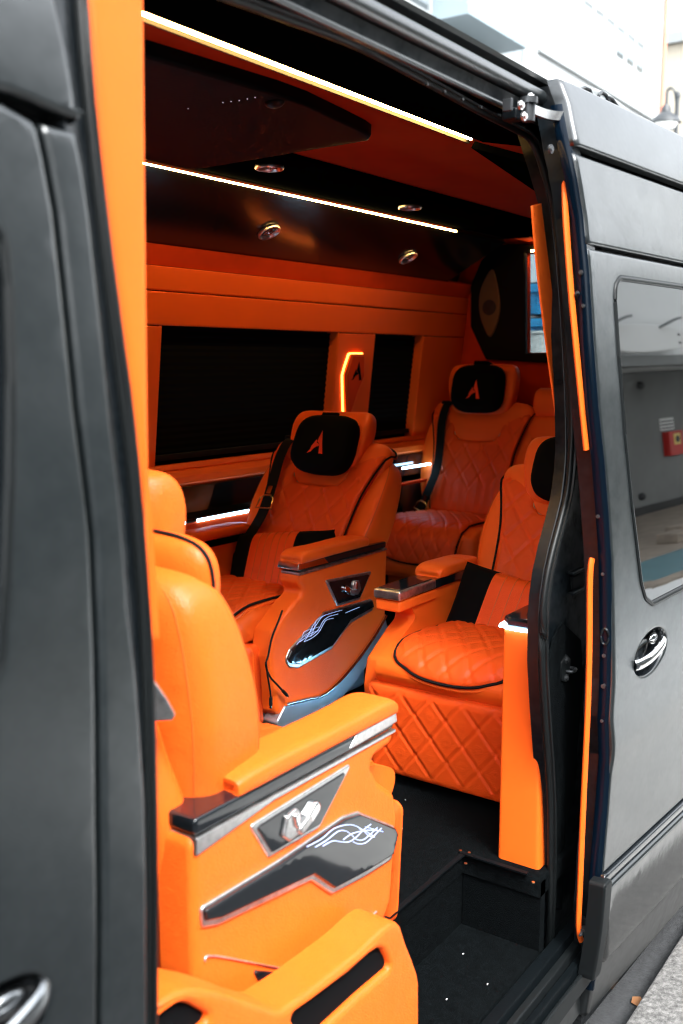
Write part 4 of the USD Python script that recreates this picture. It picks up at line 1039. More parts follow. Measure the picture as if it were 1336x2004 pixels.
def backrest(t, org=(0.10, 0.36), tau=24.0, sc=1.0, insert=True, wide=1.0, qa=0.085, qb=0.125, back=False, head=True, head_h=0.0, hs_=1.0, dy=0.0, arc=False):
    ta = math.radians(tau)
    e, n = np.array([-math.sin(ta), 0, math.cos(ta)]), np.array([math.cos(ta), 0, math.sin(ta)])
    O = np.array([org[0], dy, org[1]])
    to = lambda v: O + v[:, :1] * wide * np.array([0, 1.0, 0]) + v[:, 1:2] * sc * e + v[:, 2:3] * n
    hs = np.array([-0.03, 0.0, 0.06, 0.15, 0.25, 0.35, 0.42, 0.46, 0.483, 0.492])
    Ws = np.array([0.19, 0.215, 0.235, 0.255, 0.268, 0.268, 0.260, 0.242, 0.205, 0.13])
    Ts = np.array([0.06, 0.085, 0.090, 0.088, 0.082, 0.074, 0.066, 0.056, 0.038, 0.012])
    th = np.arange(48) * 2 * math.pi / 48
    rings = []
    bol = lambda h: np.interp(h, [0, 0.12, 0.3, 0.45, 0.5], [0.035, 0.055, 0.05, 0.02, 0.0])
    for h, W, T in zip(hs, Ws, Ts):
        a = W * sup(np.cos(th), 0.62)
        c = T * sup(np.sin(th), 0.62)
        c = c + np.where(c > 0, bol(h) * (np.abs(a) / W) ** 3 * np.minimum(1, np.abs(c) / (0.5 * T)), 0)
        rings.append(to(np.column_stack([a, np.full(48, h), c])))
    br = obj('backrest', sloft(rings), 'leather', t, smooth=75)
    h2 = np.array([0.30, 0.36, 0.42, 0.47, 0.505, 0.525, 0.534])
    W2 = np.array([0.20, 0.215, 0.232, 0.240, 0.232, 0.200, 0.12])
    T2 = np.array([0.03, 0.040, 0.046, 0.046, 0.040, 0.026, 0.006])
    obj('inner_cushion', sloft([to(np.column_stack([W * sup(np.cos(th), 0.55), np.full(48, h), 0.050 + T * sup(np.sin(th), 0.7)])) for h, W, T in zip(h2, W2, T2)]), 'leather', br, smooth=60)
    if arc:
        a_ = np.concatenate([W2 + 0.001, -(W2 + 0.001)[::-1]])
        b_ = np.concatenate([h2, h2[::-1]])
        q_ = spline(np.column_stack([a_, b_, np.zeros(len(a_))]), 5)
        obj('piping', tube(to(np.column_stack([q_[:, 0], q_[:, 1] + 0.001, np.full(len(q_), 0.045)])), 0.0032, k=6), 'webbing', br)
    for k_ in (3, 21, 44, 28):
        sm_ = np.array([r[k_] for r in rings[1:-1]])
        ctr = np.array([r.mean(0) for r in rings[1:-1]])
        dv = sm_ - ctr; dv /= np.linalg.norm(dv, axis=1, keepdims=True)
        obj('seam', tube(spline(sm_ + dv * 0.0003, 5), 0.0013, k=5), 'stitch', br)
    front = lambda a, h: np.interp(h, hs, Ts) + bol(h) * np.clip(np.abs(a) / np.interp(h, hs, Ws), 0, 1) ** 3 * 0.75
    if insert:
        half = [(0.055, 0.01), (0.165, 0.015), (0.172, 0.10), (0.178, 0.20), (0.188, 0.30), (0.208, 0.38), (0.230, 0.46), (0.230, 0.508), (0.185, 0.526), (0.115, 0.532)]
        notch = [(0.112, 0.44), (0.106, 0.375), (0.084, 0.350), (0.03, 0.345)]
        right = half + notch
        o_ = right + [(-a, b) for a, b in right[::-1]]
        o_ = np.asarray(rounded(o_, 0.012).exterior.coords)[:-1]
        ti = lambda v: to(np.column_stack([v[:, 0], v[:, 1], front(v[:, 0], v[:, 1]) - 0.012 + v[:, 2]]))
        ins = obj('backrest_insert', pad(sg.Polygon(o_), 0.040, 0.014, res=0.0062, edge=0.01, to=ti, height=lambda a, b, d: quilt(qa, qb, 0.0046, 0.0048)(a, b, d) * np.clip((b - 0.10 - 0.35 * np.abs(a)) / 0.06, 0, 1) - 0.003 * np.clip((0.16 + 0.35 * np.abs(a) - b) / 0.08, 0, 1) * np.abs(np.sin(a / 0.042 * math.pi)) ** 0.5), 'leather_quilt', br, smooth=True)
        ol = [p for p in o_]
        sidep = [(0.170, 0.02), (0.178, 0.10), (0.184, 0.20), (0.194, 0.30), (0.212, 0.38), (0.235, 0.46), (0.235, 0.506), (0.195, 0.528)]
        for s in (-1, 1):
            q_ = spline([(s * a, b, 0) for a, b in sidep], 5)
            obj('piping', tube(ti(np.column_stack([q_[:, :2], np.full(len(q_), 0.026)])), 0.0036, k=6), 'webbing', ins)
        # the chrome bow under the headrest
        bow = spline([(0.128, 0.49, 0), (0.119, 0.42, 0), (0.104, 0.362, 0), (0.070, 0.340, 0), (0, 0.336, 0), (-0.070, 0.340, 0), (-0.104, 0.362, 0), (-0.119, 0.42, 0), (-0.128, 0.49, 0)], 6)
        obj('headrest_bow', sweep(ti(np.column_stack([bow[:, :2], np.full(len(bow), 0.026)])), circle(1, 8, 0.006, 0.008)), 'satin_metal', br)
        obj('headrest_well', pad(rounded([(-0.105, 0.350), (0.105, 0.350), (0.118, 0.50), (-0.118, 0.50)], 0.02), 0.010, 0.004, res=0.04, to=ti), 'black_gloss', br)
    if head:
        hh = head_h
        rings = []
        for b, W, T, off in ((0.44, 0.06, 0.03, 0.05), (0.45, 0.115, 0.05, 0.05), (0.485, 0.142, 0.058, 0.052), (0.55, 0.158, 0.060, 0.056), (0.61, 0.162, 0.058, 0.060), (0.655, 0.152, 0.048, 0.062), (0.675, 0.125, 0.030, 0.062), (0.682, 0.06, 0.010, 0.060)):
            a = W * sup(np.cos(th), 0.55); c = T * sup(np.sin(th), 0.7)
            wing = 0.035 * (np.abs(a) / 0.16) ** 3
            rings.append(to(np.column_stack([a * hs_, np.full(48, 0.44 + (b - 0.44) * hs_ + hh), off + c + wing])))
        hr = obj('headrest', sloft(rings), 'leather', t, smooth=75)
        for s in (-1, 1):
            obj('headrest_post', cyl(to(np.array([[s * 0.05, 0.42, 0.03]]))[0], to(np.array([[s * 0.05, 0.50 + hh, 0.04]]))[0], 0.007), 'chrome', hr)
    return to, front

def place(g):
    """Carries local seat points into the van."""
    c, s = math.cos(math.radians(g['rot'])), math.sin(math.radians(g['rot']))
    R_ = np.array([[c, -s, 0], [s, c, 0], [0, 0, 1.0]])
    return lambda p: np.asarray(p, float) @ R_.T + np.array(g['loc'])

def belt(t, to, front, s=-1, buckle=0.28, w=0.046):
    path = [(s * 0.150, 0.525, 0.04), (s * 0.152, 0.50, 0.118), (s * 0.155, 0.42, 0.140), (s * 0.145, 0.32, 0.150), (s * 0.140, 0.20, 0.160), (s * 0.165, 0.08, 0.172), (s * 0.205, -0.02, 0.15)]
    q_ = spline(path, 6)
    pts = to(q_)
    sec = np.array([(-w / 2, -0.001), (w / 2, -0.001), (w / 2, 0.001), (-w / 2, 0.001)])
    tt = np.gradient(pts, axis=0)
    lat = np.array([0, 1.0, 0])
    tt /= np.linalg.norm(tt, axis=1, keepdims=True)
    a = lat - (tt @ lat)[:, None] * tt; a /= np.linalg.norm(a, axis=1, keepdims=True)
    nn = np.cross(tt, a)
    sb = obj('seat_belt', loft([p + sec[:, :1] * a[i] + sec[:, 1:] * nn[i] for i, p in enumerate(pts)]), 'webbing', t, smooth=40)
    k = int(np.argmin(np.abs(q_[:, 1] - buckle)))
    F = lambda da, db, d: pts[k] + a[k] * da - tt[k] * db + (nn[k] if nn[k][0] > 0 else -nn[k]) * d
    fr = [F(*(np.array(q) * (1.15, 1.15, 1))) for q in [(-0.032, -0.022, 0.006), (0.032, -0.022, 0.006), (0.026, 0.012, 0.007), (0.012, 0.024, 0.007), (-0.012, 0.024, 0.007), (-0.026, 0.012, 0.007)]]
    obj('belt_tongue', tube(fr, 0.0035, closed=True, k=6), 'gold_metal', sb)
    obj('belt_tongue', hull([F(da, db, d) for da in (-0.010, 0.010) for db in (0.034, 0.066) for d in (0.003, 0.008)]), 'chrome', sb)
    obj('belt_guide', hull(np.vstack([to(np.array([[s * 0.150 + dx, 0.515, 0.100]])) + SPH * 0.010 for dx in (-0.03, 0.03)])), 'black_plastic', t)

def captain_seat(name, label, g, o, lines, **k):
    t = thing(name, label, 'seat', g['loc'], g['rot'], 'orange leather captain seats in the van')
    obj('seat_base', rbox((0.03, -0.235, 0.0), (0.60, 0.235, 0.16), 0.02), 'skirt_metal', t)
    obj('base_shell', rbox((0.02, -0.24, 0.13), (0.62, 0.24, 0.27), 0.02), 'leather', t)
    for s in (-1, 1):
        arm(t, s, o, lines, tray=(k.get('tray') == s), detail=True)
    cushion(t)
    legrest(t)
    to, fr = backrest(t, **k.get('back', {}))
    return t, to, fr

tA, toA, frA = captain_seat('captain_seat', 'bright orange rear-facing seat in the foreground beside the front door pillar', GA, OUT_A, LINES_A, back=dict(org=(0.145, 0.44), tau=10, sc=1.0, head_h=-0.02, wide=1.06, hs_=0.86, insert=False, arc=True))
# the back shell with its metal flash, seen on the foreground seat
obj('back_shell', sloft([toA(np.column_stack([np.interp(h, [-0.2, 0.1, 0.3, 0.36], [0.20, 0.235, 0.20, 0.10]) * sup(np.cos(np.arange(32) * math.pi / 16), 0.6), np.full(32, h), -0.105 + np.interp(h, [-0.2, 0.1, 0.3, 0.36], [0.07, 0.06, 0.04, 0.01]) * sup(np.sin(np.arange(32) * math.pi / 16), 0.6)])) for h in (-0.30, -0.2, -0.1, 0.0, 0.1, 0.2, 0.28, 0.33, 0.355)]), 'leather', tA, smooth=60)
fl_n = np.array([-0.72, -0.69, 0.0])
fl_p = at(318, 1385, x=1.015)
fpts = [at_plane(u, v, fl_p, fl_n) for u, v in [(285, 1322), (304, 1337), (326, 1368), (343, 1400), (337, 1410), (285, 1414)]]
ex = np.array([fl_n[1], -fl_n[0], 0]); ez_ = np.array([0, 0, 1.0])
loc_ = lambda p: (float((p - fl_p) @ ex), float((p - fl_p) @ ez_))
gA = np.array(GA['loc'])
obj('metal_flash', pad(sg.Polygon([loc_(p) for p in fpts]).buffer(0), 0.0, 0.002, res=0.04, edge=0.01, base=-0.012, to=lambda v: fl_p - gA + v[:, :1] * ex + v[:, 1:2] * ez_ + v[:, 2:3] * fl_n), 'satin_metal', tA, smooth=50)
tB, toB, frB = captain_seat('captain_seat', 'orange captain seat across the aisle with black belt strap, against the far blind', GB, OUT_B, LINES_B, back=dict(tau=28, sc=1.05, wide=1.10, head_h=-0.045))
belt(tB, toB, frB, s=-1, buckle=0.24)
tC, toC, frC = captain_seat('captain_seat', 'orange captain seat behind the open doorway with quilted leg rest facing front', GC, OUT_B, LINES_B, tray=-1, back=dict(tau=26, wide=1.08, head_h=-0.06, dy=0.045))

# rear bench: outer seat and middle place
GD = {'loc': (4.66, 1.50, 0.64), 'rot': 180.0}
tD = thing('rear_seat', 'dark orange rear corner seat with belt, under the speaker panel', 'seat', GD['loc'], GD['rot'])
obj('seat_base', rbox((0.0, -0.26, 0.0), (0.58, 0.26, 0.20), 0.02), 'leather', tD)
cushion(tD, w=0.30, nose=0.74, z0=0.14, z1=0.40, over=0.14, iw=1.2)
toD, frD = backrest(tD, org=(0.16, 0.36), tau=14, sc=1.12, wide=1.18, head_h=0.02)
belt(tD, toD, frD, s=-1, buckle=0.03)
GE = {'loc': (4.66, 1.06, 0.56), 'rot': 180.0}
tE = thing('middle_seat', 'narrow orange middle place of the rear bench with a roll headrest', 'seat', GE['loc'], GE['rot'])
obj('seat_base', rbox((0.0, -0.24, 0.0), (0.58, 0.24, 0.20), 0.02), 'leather', tE)
cushion(tE, w=0.25, nose=0.64, z0=0.14, z1=0.40, insert=False)
toE, frE = backrest(tE, org=(0.14, 0.36), tau=12, sc=1.15, insert=False, head=False)
obj('roll_headrest', loft([toE(np.column_stack([np.full(24, a), 0.585 + 0.070 * r * sup(np.sin(np.arange(24) * math.pi / 12), 0.7), 0.02 + 0.06 * r * sup(np.cos(np.arange(24) * math.pi / 12), 0.7)])) for a, r in ((-0.18, 0.5), (-0.172, 0.85), (-0.155, 1.0), (0.155, 1.0), (0.172, 0.85), (0.18, 0.5))]), 'leather', tE, smooth=60)
obj('pull_handle', rbox((0.0, -0.06, 0.0), (0.01, 0.06, 0.03), 0.004, to=lambda v: toE(np.column_stack([v[:, 1], 0.44 + v[:, 2], 0.05 + v[:, 0]]))), 'black_gloss', tE)

# ------------------------------------------------------------------ cushions strapped to the headrests
def neck_pillow(label, g, to, dy=0.0, hh=0.0, logo_s=1.0, tilt=0.0, d0=0.128):
    put = place(g)
    t = thing('headrest_pillow', label, 'cushion', (0, 0, 0), 0, 'black logo pillows on the headrests')
    a_ = np.arange(40) * 2 * math.pi / 40
    ph = np.radians([-88, -75, -55, -30, 0, 25, 45, 60, 72, 82, 88])
    body = loft([np.column_stack([0.122 * sup(np.cos(a_), 0.58) * math.cos(f) ** 0.42, 0.110 * sup(np.sin(a_), 0.58) * math.cos(f) ** 0.42, np.full(40, 0.060 * math.sin(f))]) for f in ph])
    bend = lambda v: np.column_stack([v[:, 0] + dy, v[:, 1] + 0.555 + hh, v[:, 2] + d0 + 0.02 * (v[:, 0] / 0.13) ** 2])
    M = body.copy(); M.vertices = put(to(bend(np.asarray(body.vertices)))); fix(M)
    obj('pillow', M, 'suede_black', t, smooth=60)
    st_ = [(-0.155, 0.50), (-0.158, 0.56), (-0.155, 0.61)]
    strap = rbox((-0.05, 0.60, 0.02), (0.02, 0.688, 0.12), 0.006, to=lambda v: put(to(np.column_stack([v[:, 0], v[:, 1] + hh, v[:, 2]]))))
    obj('strap', strap, 'suede_black', t)
    w, h = 0.066, 0.086
    lt = lambda v: put(to(bend(np.column_stack([v[:, 0] - w / 2, v[:, 1] - h / 2 - 0.012, 0.0602 - 0.0045 * (np.hypot(v[:, 0] - w / 2, v[:, 1] - h / 2 - 0.012) / 0.08) ** 4 + v[:, 2]]))))
    logo(t, lt, w, h, 'logo_red', 0.0018, 'logo')
    return t
neck_pillow('black pillow with red logo on the headrest before the far blind', GB, toB, hh=-0.072, dy=0.020)
neck_pillow('black pillow on the nearest front-facing headrest, half hidden by the pillar', GC, toC, hh=-0.065, dy=0.012)
neck_pillow('black pillow with red logo on the rear corner headrest, below the speaker', GD, toD, hh=0.02)

def lumbar(label, g, to, c, tilt=0.0, lean=0.0, hw=0.215):
    """A black bolster with a wide orange band round its middle, leaning on the backrest."""
    put = place(g)
    t = thing('lumbar_cushion', label, 'cushion', (0, 0, 0), 0, 'black and orange lumbar cushions')
    ct, st_ = math.cos(math.radians(tilt)), math.sin(math.radians(tilt))
    cl, sl = math.cos(math.radians(lean)), math.sin(math.radians(lean))
    def tr(v):
        a, b, d = v[:, 0] * ct - v[:, 1] * st_, v[:, 0] * st_ + v[:, 1] * ct, v[:, 2]
        a, d = a * cl - d * sl, a * sl + d * cl
        return put(to(np.column_stack([a + c[0], b + c[1], d + c[2]])))
    for nm, u0, u1, inf, m_ in (('end', -1, -0.46, 0, 'suede_black'), ('band', -0.46, 0.46, 0.002, 'leather_quilt'), ('end', 0.46, 1, 0, 'suede_black')):
        M = pillow_grid(hw, 0.145, 0.066, n=20, u0=u0, u1=u1, inflate=inf, e=5.0)
        M.vertices = tr(np.asarray(M.vertices)); fix(M)
        obj(nm, M, m_, t, smooth=60)
    for k in range(-2, 3):
        u = k * 0.145
        vs = np.linspace(-0.93, 0.93, 24)
        T = 0.066 * np.sqrt((1 - abs(u) ** 5) * (1 - np.abs(vs) ** 5)) ** 0.9 + 0.0022
        obj('seam', tube(tr(np.column_stack([np.full(24, u * hw), vs * 0.145 * (1 - 0.06 * (1 - u * u) * np.abs(vs) ** 4), T])), 0.0016, k=5), 'stitch', t)
    return t
lumbar('lumbar cushion leaning in the doorway seat behind the open pillar', GC, toC, (-0.030, -0.03, 0.19), tilt=-7, lean=-4)
lumbar('lumbar cushion tucked behind the armrest of the far aisle seat', GB, toB, (0.015, -0.005, 0.18), tilt=7, lean=4, hw=0.195)

obj('floor_light', rbox((2.30, 0.700, 0.650), (2.95, 0.712, 0.662), 0.004), 'led_floor', van)

# charging cable hanging at the front of the far seat
cb = [at(*z8(*q_), y=1.03) for q_ in [(470, 1370), (440, 1450), (405, 1540), (385, 1640), (370, 1700), (395, 1770), (440, 1820), (482, 1866)]]
cb2 = [at(*z8(*q_), y=1.02) for q_ in [(372, 1690), (380, 1760), (392, 1830), (400, 1890), (400, 1915)]]
tc = thing('charging_cable', 'thin black charging cable with two plugs hanging beside the far aisle seat', 'cable')
obj('cord', tube(spline(cb, 6), 0.0032, k=6), 'rubber', tc)
obj('cord', tube(spline(cb2, 6), 0.0030, k=6), 'rubber', tc)
for p in (cb, cb2):
    d = (p[-1] - p[-2]); d /= np.linalg.norm(d)
    obj('plug', cyl(p[-1] - d * 0.01, p[-1] + d * 0.016, 0.0055, 8), 'black_plastic', tc)
    obj('plug_tip', cyl(p[-1] + d * 0.016, p[-1] + d * 0.024, 0.004, 8), 'chrome', tc)

# ------------------------------------------------------------------ orange side bin by the step
zb5 = lambda X, Y: (280 + X / 2.3857, 1780 + Y / 2.3857)
def bp(pts, y=0.080):
    return xz([at(*zb5(*q_), y=y) for q_ in pts])
outl = bp([(-60, 560), (20, 470), (80, 420), (140, 380), (200, 362), (260, 362), (340, 376), (430, 402), (530, 440), (610, 464), (640, 462), (760, 380), (900, 270), (1020, 172), (1110, 84), (1150, 56), (1175, 56), (1192, 74), (1215, 150), (1245, 225), (1268, 290), (1275, 330), (1275, 560)])
x_end = outl[-1][0]
outl = outl + [(x_end, 0.44), (0.80, 0.44)]
bin_ = sg.Polygon(outl).buffer(0)
slot1 = rounded(bp([(668, 492), (800, 400), (940, 295), (1040, 205), (1085, 176), (1110, 184), (1130, 220), (1145, 266), (1000, 390), (850, 530), (780, 600), (700, 540)]), 0.008)
slot2 = rounded(bp([(-30, 560), (30, 490), (120, 444), (165, 430), (205, 436), (260, 466), (312, 498), (270, 534), (220, 580), (100, 620)]), 0.008)
tb_ = thing('side_bin', 'moulded orange bin with two dark slots below the foreground seat', 'bin')
obj('shell', pad(sg.Polygon(bin_.exterior, [slot1.exterior.coords, slot2.exterior.coords]), 0.0, 0.011, res=0.03, edge=0.010, base=-0.085, to=side_frame(0.072)), 'leather', tb_, smooth=60)
for sl in (slot1, slot2):
    obj('pocket', pad(sl.buffer(0.006), 0.0, 0.001, res=0.1, edge=0.03, base=-0.01, to=side_frame(0.086)), 'suede_black', tb_)

# ------------------------------------------------------------------ the far side of the street
def facade(name, label, x0, x1, y, z1, mat_, depth=8.0, catg='building'):
    t = thing(name, label, catg)
    return t
wb = thing('white_building', 'pale white office building with long window bands above the van roof', 'building')
YB = 11.2
fx = lambda u, v, y=YB: at(u, v, y=y)
xe = fx(1294, 140)[0]
def win_on(px, y=YB):
    p = [fx(u, v, y) for u, v in px]
    return xz(p)
band_pts = [(1080, -30), (1100, 30), (1140, 60), (1268, 150), (1268, 40), (1180, -30)]
zw0, zw1 = fx(1180, 95)[2], fx(1180, 25)[2]
z_led = fx(1110, 133)[2]
z2a, z2b = fx(980, 90)[2], fx(980, 45)[2]
xs_w = np.linspace(fx(1062, -10)[0], fx(1262, 120)[0], 10)
openings = []
for k in range(9):
    openings.append((xs_w[k] + 0.05, xs_w[k + 1] - 0.05, zw0, zw1))
xl = np.linspace(6.0, fx(1030, 90)[0], 9)
for k in range(8):
    openings.append((xl[k] + 0.08, xl[k + 1] - 0.08, z2a - 0.2, z2b))
wallp = sg.box(1.0, 0.0, xe, zw1 + 7)
for o_ in openings:
    wallp = wallp.difference(sg.box(o_[0], o_[2], o_[1], o_[3]))
obj('wall', pad(wallp, 0.0, 0.01, res=4.0, edge=2.0, base=-0.30, to=side_frame(YB)), 'white_wall', wb, smooth=False)
obj('end_wall', box((xe - 0.3, YB + 0.3, 0), (xe, YB + 9, zw1 + 7)), 'white_wall', wb)
obj('rear_wall', box((1.0, YB + 1.5, 0), (xe - 0.3, YB + 1.7, zw1 + 7)), 'white_wall', wb)
for k, o_ in enumerate(openings):
    ya, yb = YB + 0.02, YB + 0.08
    f_ = obj('window_frame', cat(box((o_[0], ya, o_[2]), (o_[0] + 0.07, yb, o_[3])), box((o_[1] - 0.07, ya, o_[2]), (o_[1], yb, o_[3])), box((o_[0] + 0.07, ya, o_[2]), (o_[1] - 0.07, yb, o_[2] + 0.07)), box((o_[0] + 0.07, ya, o_[3] - 0.07), (o_[1] - 0.07, yb, o_[3]))), 'white_frame', wb, smooth=False)
    obj('pane', box((o_[0] + 0.06, YB + 0.045, o_[2] + 0.06), (o_[1] - 0.06, YB + 0.055, o_[3] - 0.06)), 'pane_far', f_)
    if k in (6, 7, 8, 13, 14):
        h_ = (o_[3] - o_[2])
        obj('open_sash', box((o_[0] + 0.10, YB + 0.03, o_[2] + 0.08), (o_[1] - 0.12, YB + 0.044, o_[2] + 0.08 + h_ * 0.16)), 'pane_dark', f_)
obj('ledge', box((fx(1050, 100)[0], YB - 0.12, z_led - 0.08), (xe, YB - 0.005, z_led)), 'white_frame', wb)
# the grey-blue oriel
p0, p1 = fx(914, 20, YB - 0.9), fx(1028, 82, YB - 0.9)
obj('oriel', box((p0[0], YB - 0.9, p1[2] + 0.05), (p1[0], YB - 0.02, p1[2] + 5.0)), 'grey_blue', wb)
obj('oriel_edge', box((p0[0] - 0.03, YB - 0.94, p1[2] - 0.16), (p1[0] + 0.03, YB - 0.01, p1[2] + 0.045)), 'grey_blue', wb)
obj('drain_pipe', cyl((xe - 0.08, YB - 0.10, 0), (xe - 0.08, YB - 0.10, zw1 + 6), 0.07), 'drain_red', wb)

bb = thing('brick_building', 'tan brick building farther down the street behind the lantern', 'building')
bx0 = at(1298, 90, x=70.0)
custom('brick_wall', {'g': ('geometry', {}), 'mp': ('mapping', {'rotation': (math.radians(90), 0, math.radians(90)), 'scale': (1, 1, 1)}),
    'b': ('brick_texture', {'scale': 1.6, 'color1': (0.24, 0.15, 0.085), 'color2': (0.20, 0.115, 0.06), 'mortar': (0.28, 0.25, 0.2)}), 'p': ('principled_bsdf', {'roughness': 0.85})},
    [('g.position', 'mp.vector'), ('mp.vector', 'b.vector'), ('b.color', 'p.base_color')], 'p.BSDF')
obj('wall', box((70.0, -22.0, 0.0), (82, bx0[1] + 3.0, bx0[2])), 'brick_wall', bb)
obj('parapet', box((69.7, -22.2, bx0[2] + 0.004), (82, bx0[1] + 3.2, bx0[2] + 0.7)), 'white_frame', bb)

# street lantern on its post
lx = 22.0
pb, pt_ = at(1322, 262, x=lx), at(1322, 193, x=lx)
yl = pb[1]
ln = thing('street_lantern', 'black cast-iron street lantern hanging from a post arm in front of the brick building', 'street lamp', (lx, yl, 0))
hz_ = pt_[2]
obj('post', cyl((0, 0, 0.0), (0, 0, hz_), 0.07, 12, 0.045), 'lamp_black', ln)
obj('finial', hull(np.array([0, 0, hz_ + 0.05]) + SPH * (0.06, 0.06, 0.10)), 'lamp_black', ln)
la_ = at(1303, 215, x=lx)
ly = la_[1] - yl
za = at(1303, 180, x=lx)[2]
obj('arm', tube(spline([(0, 0, za - 0.35), (0, ly * 0.3, za - 0.02), (0, ly * 0.7, za + 0.06), (0, ly, za)], 6), 0.028, k=6), 'lamp_black', ln)
zl = at(1303, 232, x=lx)[2]
th = np.arange(16) * 2 * math.pi / 16
cr = lambda r, z: np.column_stack([r * np.cos(th), ly + r * np.sin(th), np.full(16, z)])
obj('hanger', cyl((0, ly, zl), (0, ly, za), 0.03, 8), 'lamp_black', ln)
obj('lamp_hood', loft([cr(0.05, zl + 0.28), cr(0.09, zl + 0.22), cr(0.11, zl + 0.12), cr(0.26, zl + 0.02), cr(0.33, zl - 0.10), cr(0.30, zl - 0.10)]), 'lamp_black', ln)
obj('lamp_bowl', loft([cr(0.28, zl - 0.11), cr(0.22, zl - 0.22), cr(0.05, zl - 0.28)]), 'paper_white', ln)

# blue crates stacked behind the rear window
yzc = lambda u, v, x=6.0: (lambda p: (p[1], p[2]))(at(u, v, x=x))
ctx = 6.2
y1_, zc0 = yzc(1030, 612, ctx); y0_, _ = yzc(1085, 612, ctx)
_, za1 = yzc(1050, 556, ctx); _, zb1 = yzc(1050, 624, ctx); _, zb0 = yzc(1050, 665, ctx)
def crate(label, x, ya, yb, z0, z1):
    t = thing('crate', label, 'crate', (0, 0, 0))
    w = 0.02
    obj('body', cat(box((x, ya, z0), (x + 0.5, yb, z1 - 0.05))), 'crate_blue', t)
    obj('rim', rbox((x - 0.02, ya - 0.02, z1 - 0.055), (x + 0.52, yb + 0.02, z1), 0.008), 'crate_blue', t)
    obj('lid', box((x - 0.005, ya + 0.01, z1 - 0.001), (x + 0.505, yb - 0.01, z1 + 0.012)), 'lamp_black', t)
    for q_ in np.linspace(ya + 0.05, yb - 0.05, 7):
        obj('rib', box((x - 0.012, q_ - 0.008, z0 + 0.01), (x - 0.001, q_ + 0.008, z1 - 0.06)), 'crate_blue', t)
    return t
wid = 0.62
crate('upper blue plastic crate seen through the rear window', ctx, y1_ - wid, y1_ + 0.10, zb1 + 0.03, za1)
crate('lower blue plastic crate behind the white tub outside the rear window', ctx, y1_ - wid, y1_ + 0.10, zb1 - 0.42, zb1)
tbl = thing('crate_trolley', 'grey trolley that carries the blue crates behind the van', 'trolley')
obj('deck', rbox((ctx - 0.3, y1_ - 0.75, zb1 - 0.48), (ctx + 0.6, y1_ + 0.25, zb1 - 0.425), 0.01), 'steel', tbl)
for dx in (-0.26, 0.56):
    for dy in (-0.70, 0.20):
        obj('leg', cyl((ctx + dx, y1_ + dy, 0.0), (ctx + dx, y1_ + dy, zb1 - 0.47), 0.02, 8), 'steel', tbl)
pb = at(1051, 680, x=5.95)
tubw = thing('white_tub', 'white plastic tub standing in front of the lower blue crate', 'tub', (5.98, pb[1], zb1 - 0.425))
hgt = at(1051, 648, x=5.95)[2] - (zb1 - 0.425)
ct_ = lambda r, z: np.column_stack([r * np.cos(th), r * np.sin(th), np.full(16, z)])
obj('tub', loft([ct_(0.075, 0.0), ct_(0.088, hgt - 0.02), ct_(0.095, hgt - 0.015), ct_(0.095, hgt), ct_(0.08, hgt - 0.005), ct_(0.07, hgt - 0.08)]), 'bucket_white', tubw)
obj('brush', cyl((-0.02, -0.02, hgt - 0.05), (0.02, -0.05, hgt + 0.16), 0.012), 'lamp_black', tubw)

# leaf in the gutter
lf = at(1247, 1960, z=0.004)
tag(obj('dry_leaf', hull(lf + np.array([(-.02, -.01, 0), (0.0, -.018, .006), (.025, 0, .002), (.004, .016, .008), (-.018, .012, .003), (0, 0, .010)])), 'leaf_brown'), 'small curled brown leaf in the dark gutter below the door', 'leaf')

# ------------------------------------------------------------------ the pavement side behind the viewer: what the door window mirrors
db = thing('dark_building', 'tall dark street front on the pavement side behind the viewer', 'building')
obj('wall', box((-34, -7.0, 0.09), (9.0, -6.0, 7.2)), 'garage_dark', db)
obj('plinth', box((-34, -5.995, 0.094), (9.0, -5.93, 0.62)), 'lamp_black', db)
for k in range(9):
    xa = -30 + k * 4.2
    f_ = obj('window_frame', cat(box((xa, -5.99, 1.1), (xa + 0.08, -5.94, 3.1)), box((xa + 2.3, -5.99, 1.1), (xa + 2.38, -5.94, 3.1)), box((xa + 0.08, -5.99, 3.02), (xa + 2.3, -5.94, 3.1)), box((xa + 0.08, -5.99, 1.1), (xa + 2.3, -5.94, 1.18))), 'lamp_black', db, smooth=False)
    obj('pane', box((xa + 0.08, -5.985, 1.18), (xa + 2.3, -5.97, 3.02)), 'pane_dark', f_)
gb = thing('garage_building', 'pale building with a dark undercroft, mirrored in the door window', 'building')
obj('undercroft_wall', box((9.0, -6.3, 0.09), (40, -6.0, 2.58)), 'garage_wall', gb)
obj('skirting', box((9.0, -5.995, 0.094), (40, -5.96, 0.24)), 'lamp_black', gb)
obj('upper_storey', box((9.0, -12.0, 2.60), (40, -4.5, 3.9)), 'pale_wall', gb)
obj('lintel', box((9.02, -4.62, 2.46), (40, -4.44, 2.598)), 'garage_wall', gb)
for xa in (14.38, 14.10):
    zc = 2.35 if xa > 14.2 else 0.42
    obj('wall_fitting', hull(np.array([xa, -5.98, zc]) + SPH * (0.09, 0.05, 0.07)), 'lamp_black', gb)
fa = thing('alarm_box', 'red alarm box with a yellow plate on the grey wall, mirrored in the door window', 'alarm box', (15.15, -6.0, 1.27))
obj('case', rbox((-0.25, 0.004, -0.22), (0.25, 0.12, 0.22), 0.02), 'red_plastic', fa)
obj('plate', box((-0.10, 0.1202, -0.03), (0.12, 0.126, 0.17)), 'yellow_paint', fa)
obj('button', cyl((0.01, 0.126, 0.07), (0.01, 0.140, 0.07), 0.06, 16), 'lamp_black', fa)
nt = thing('notice', 'white notice sheet with grey lines above the red alarm box', 'notice', (15.10, -6.0, 1.62))
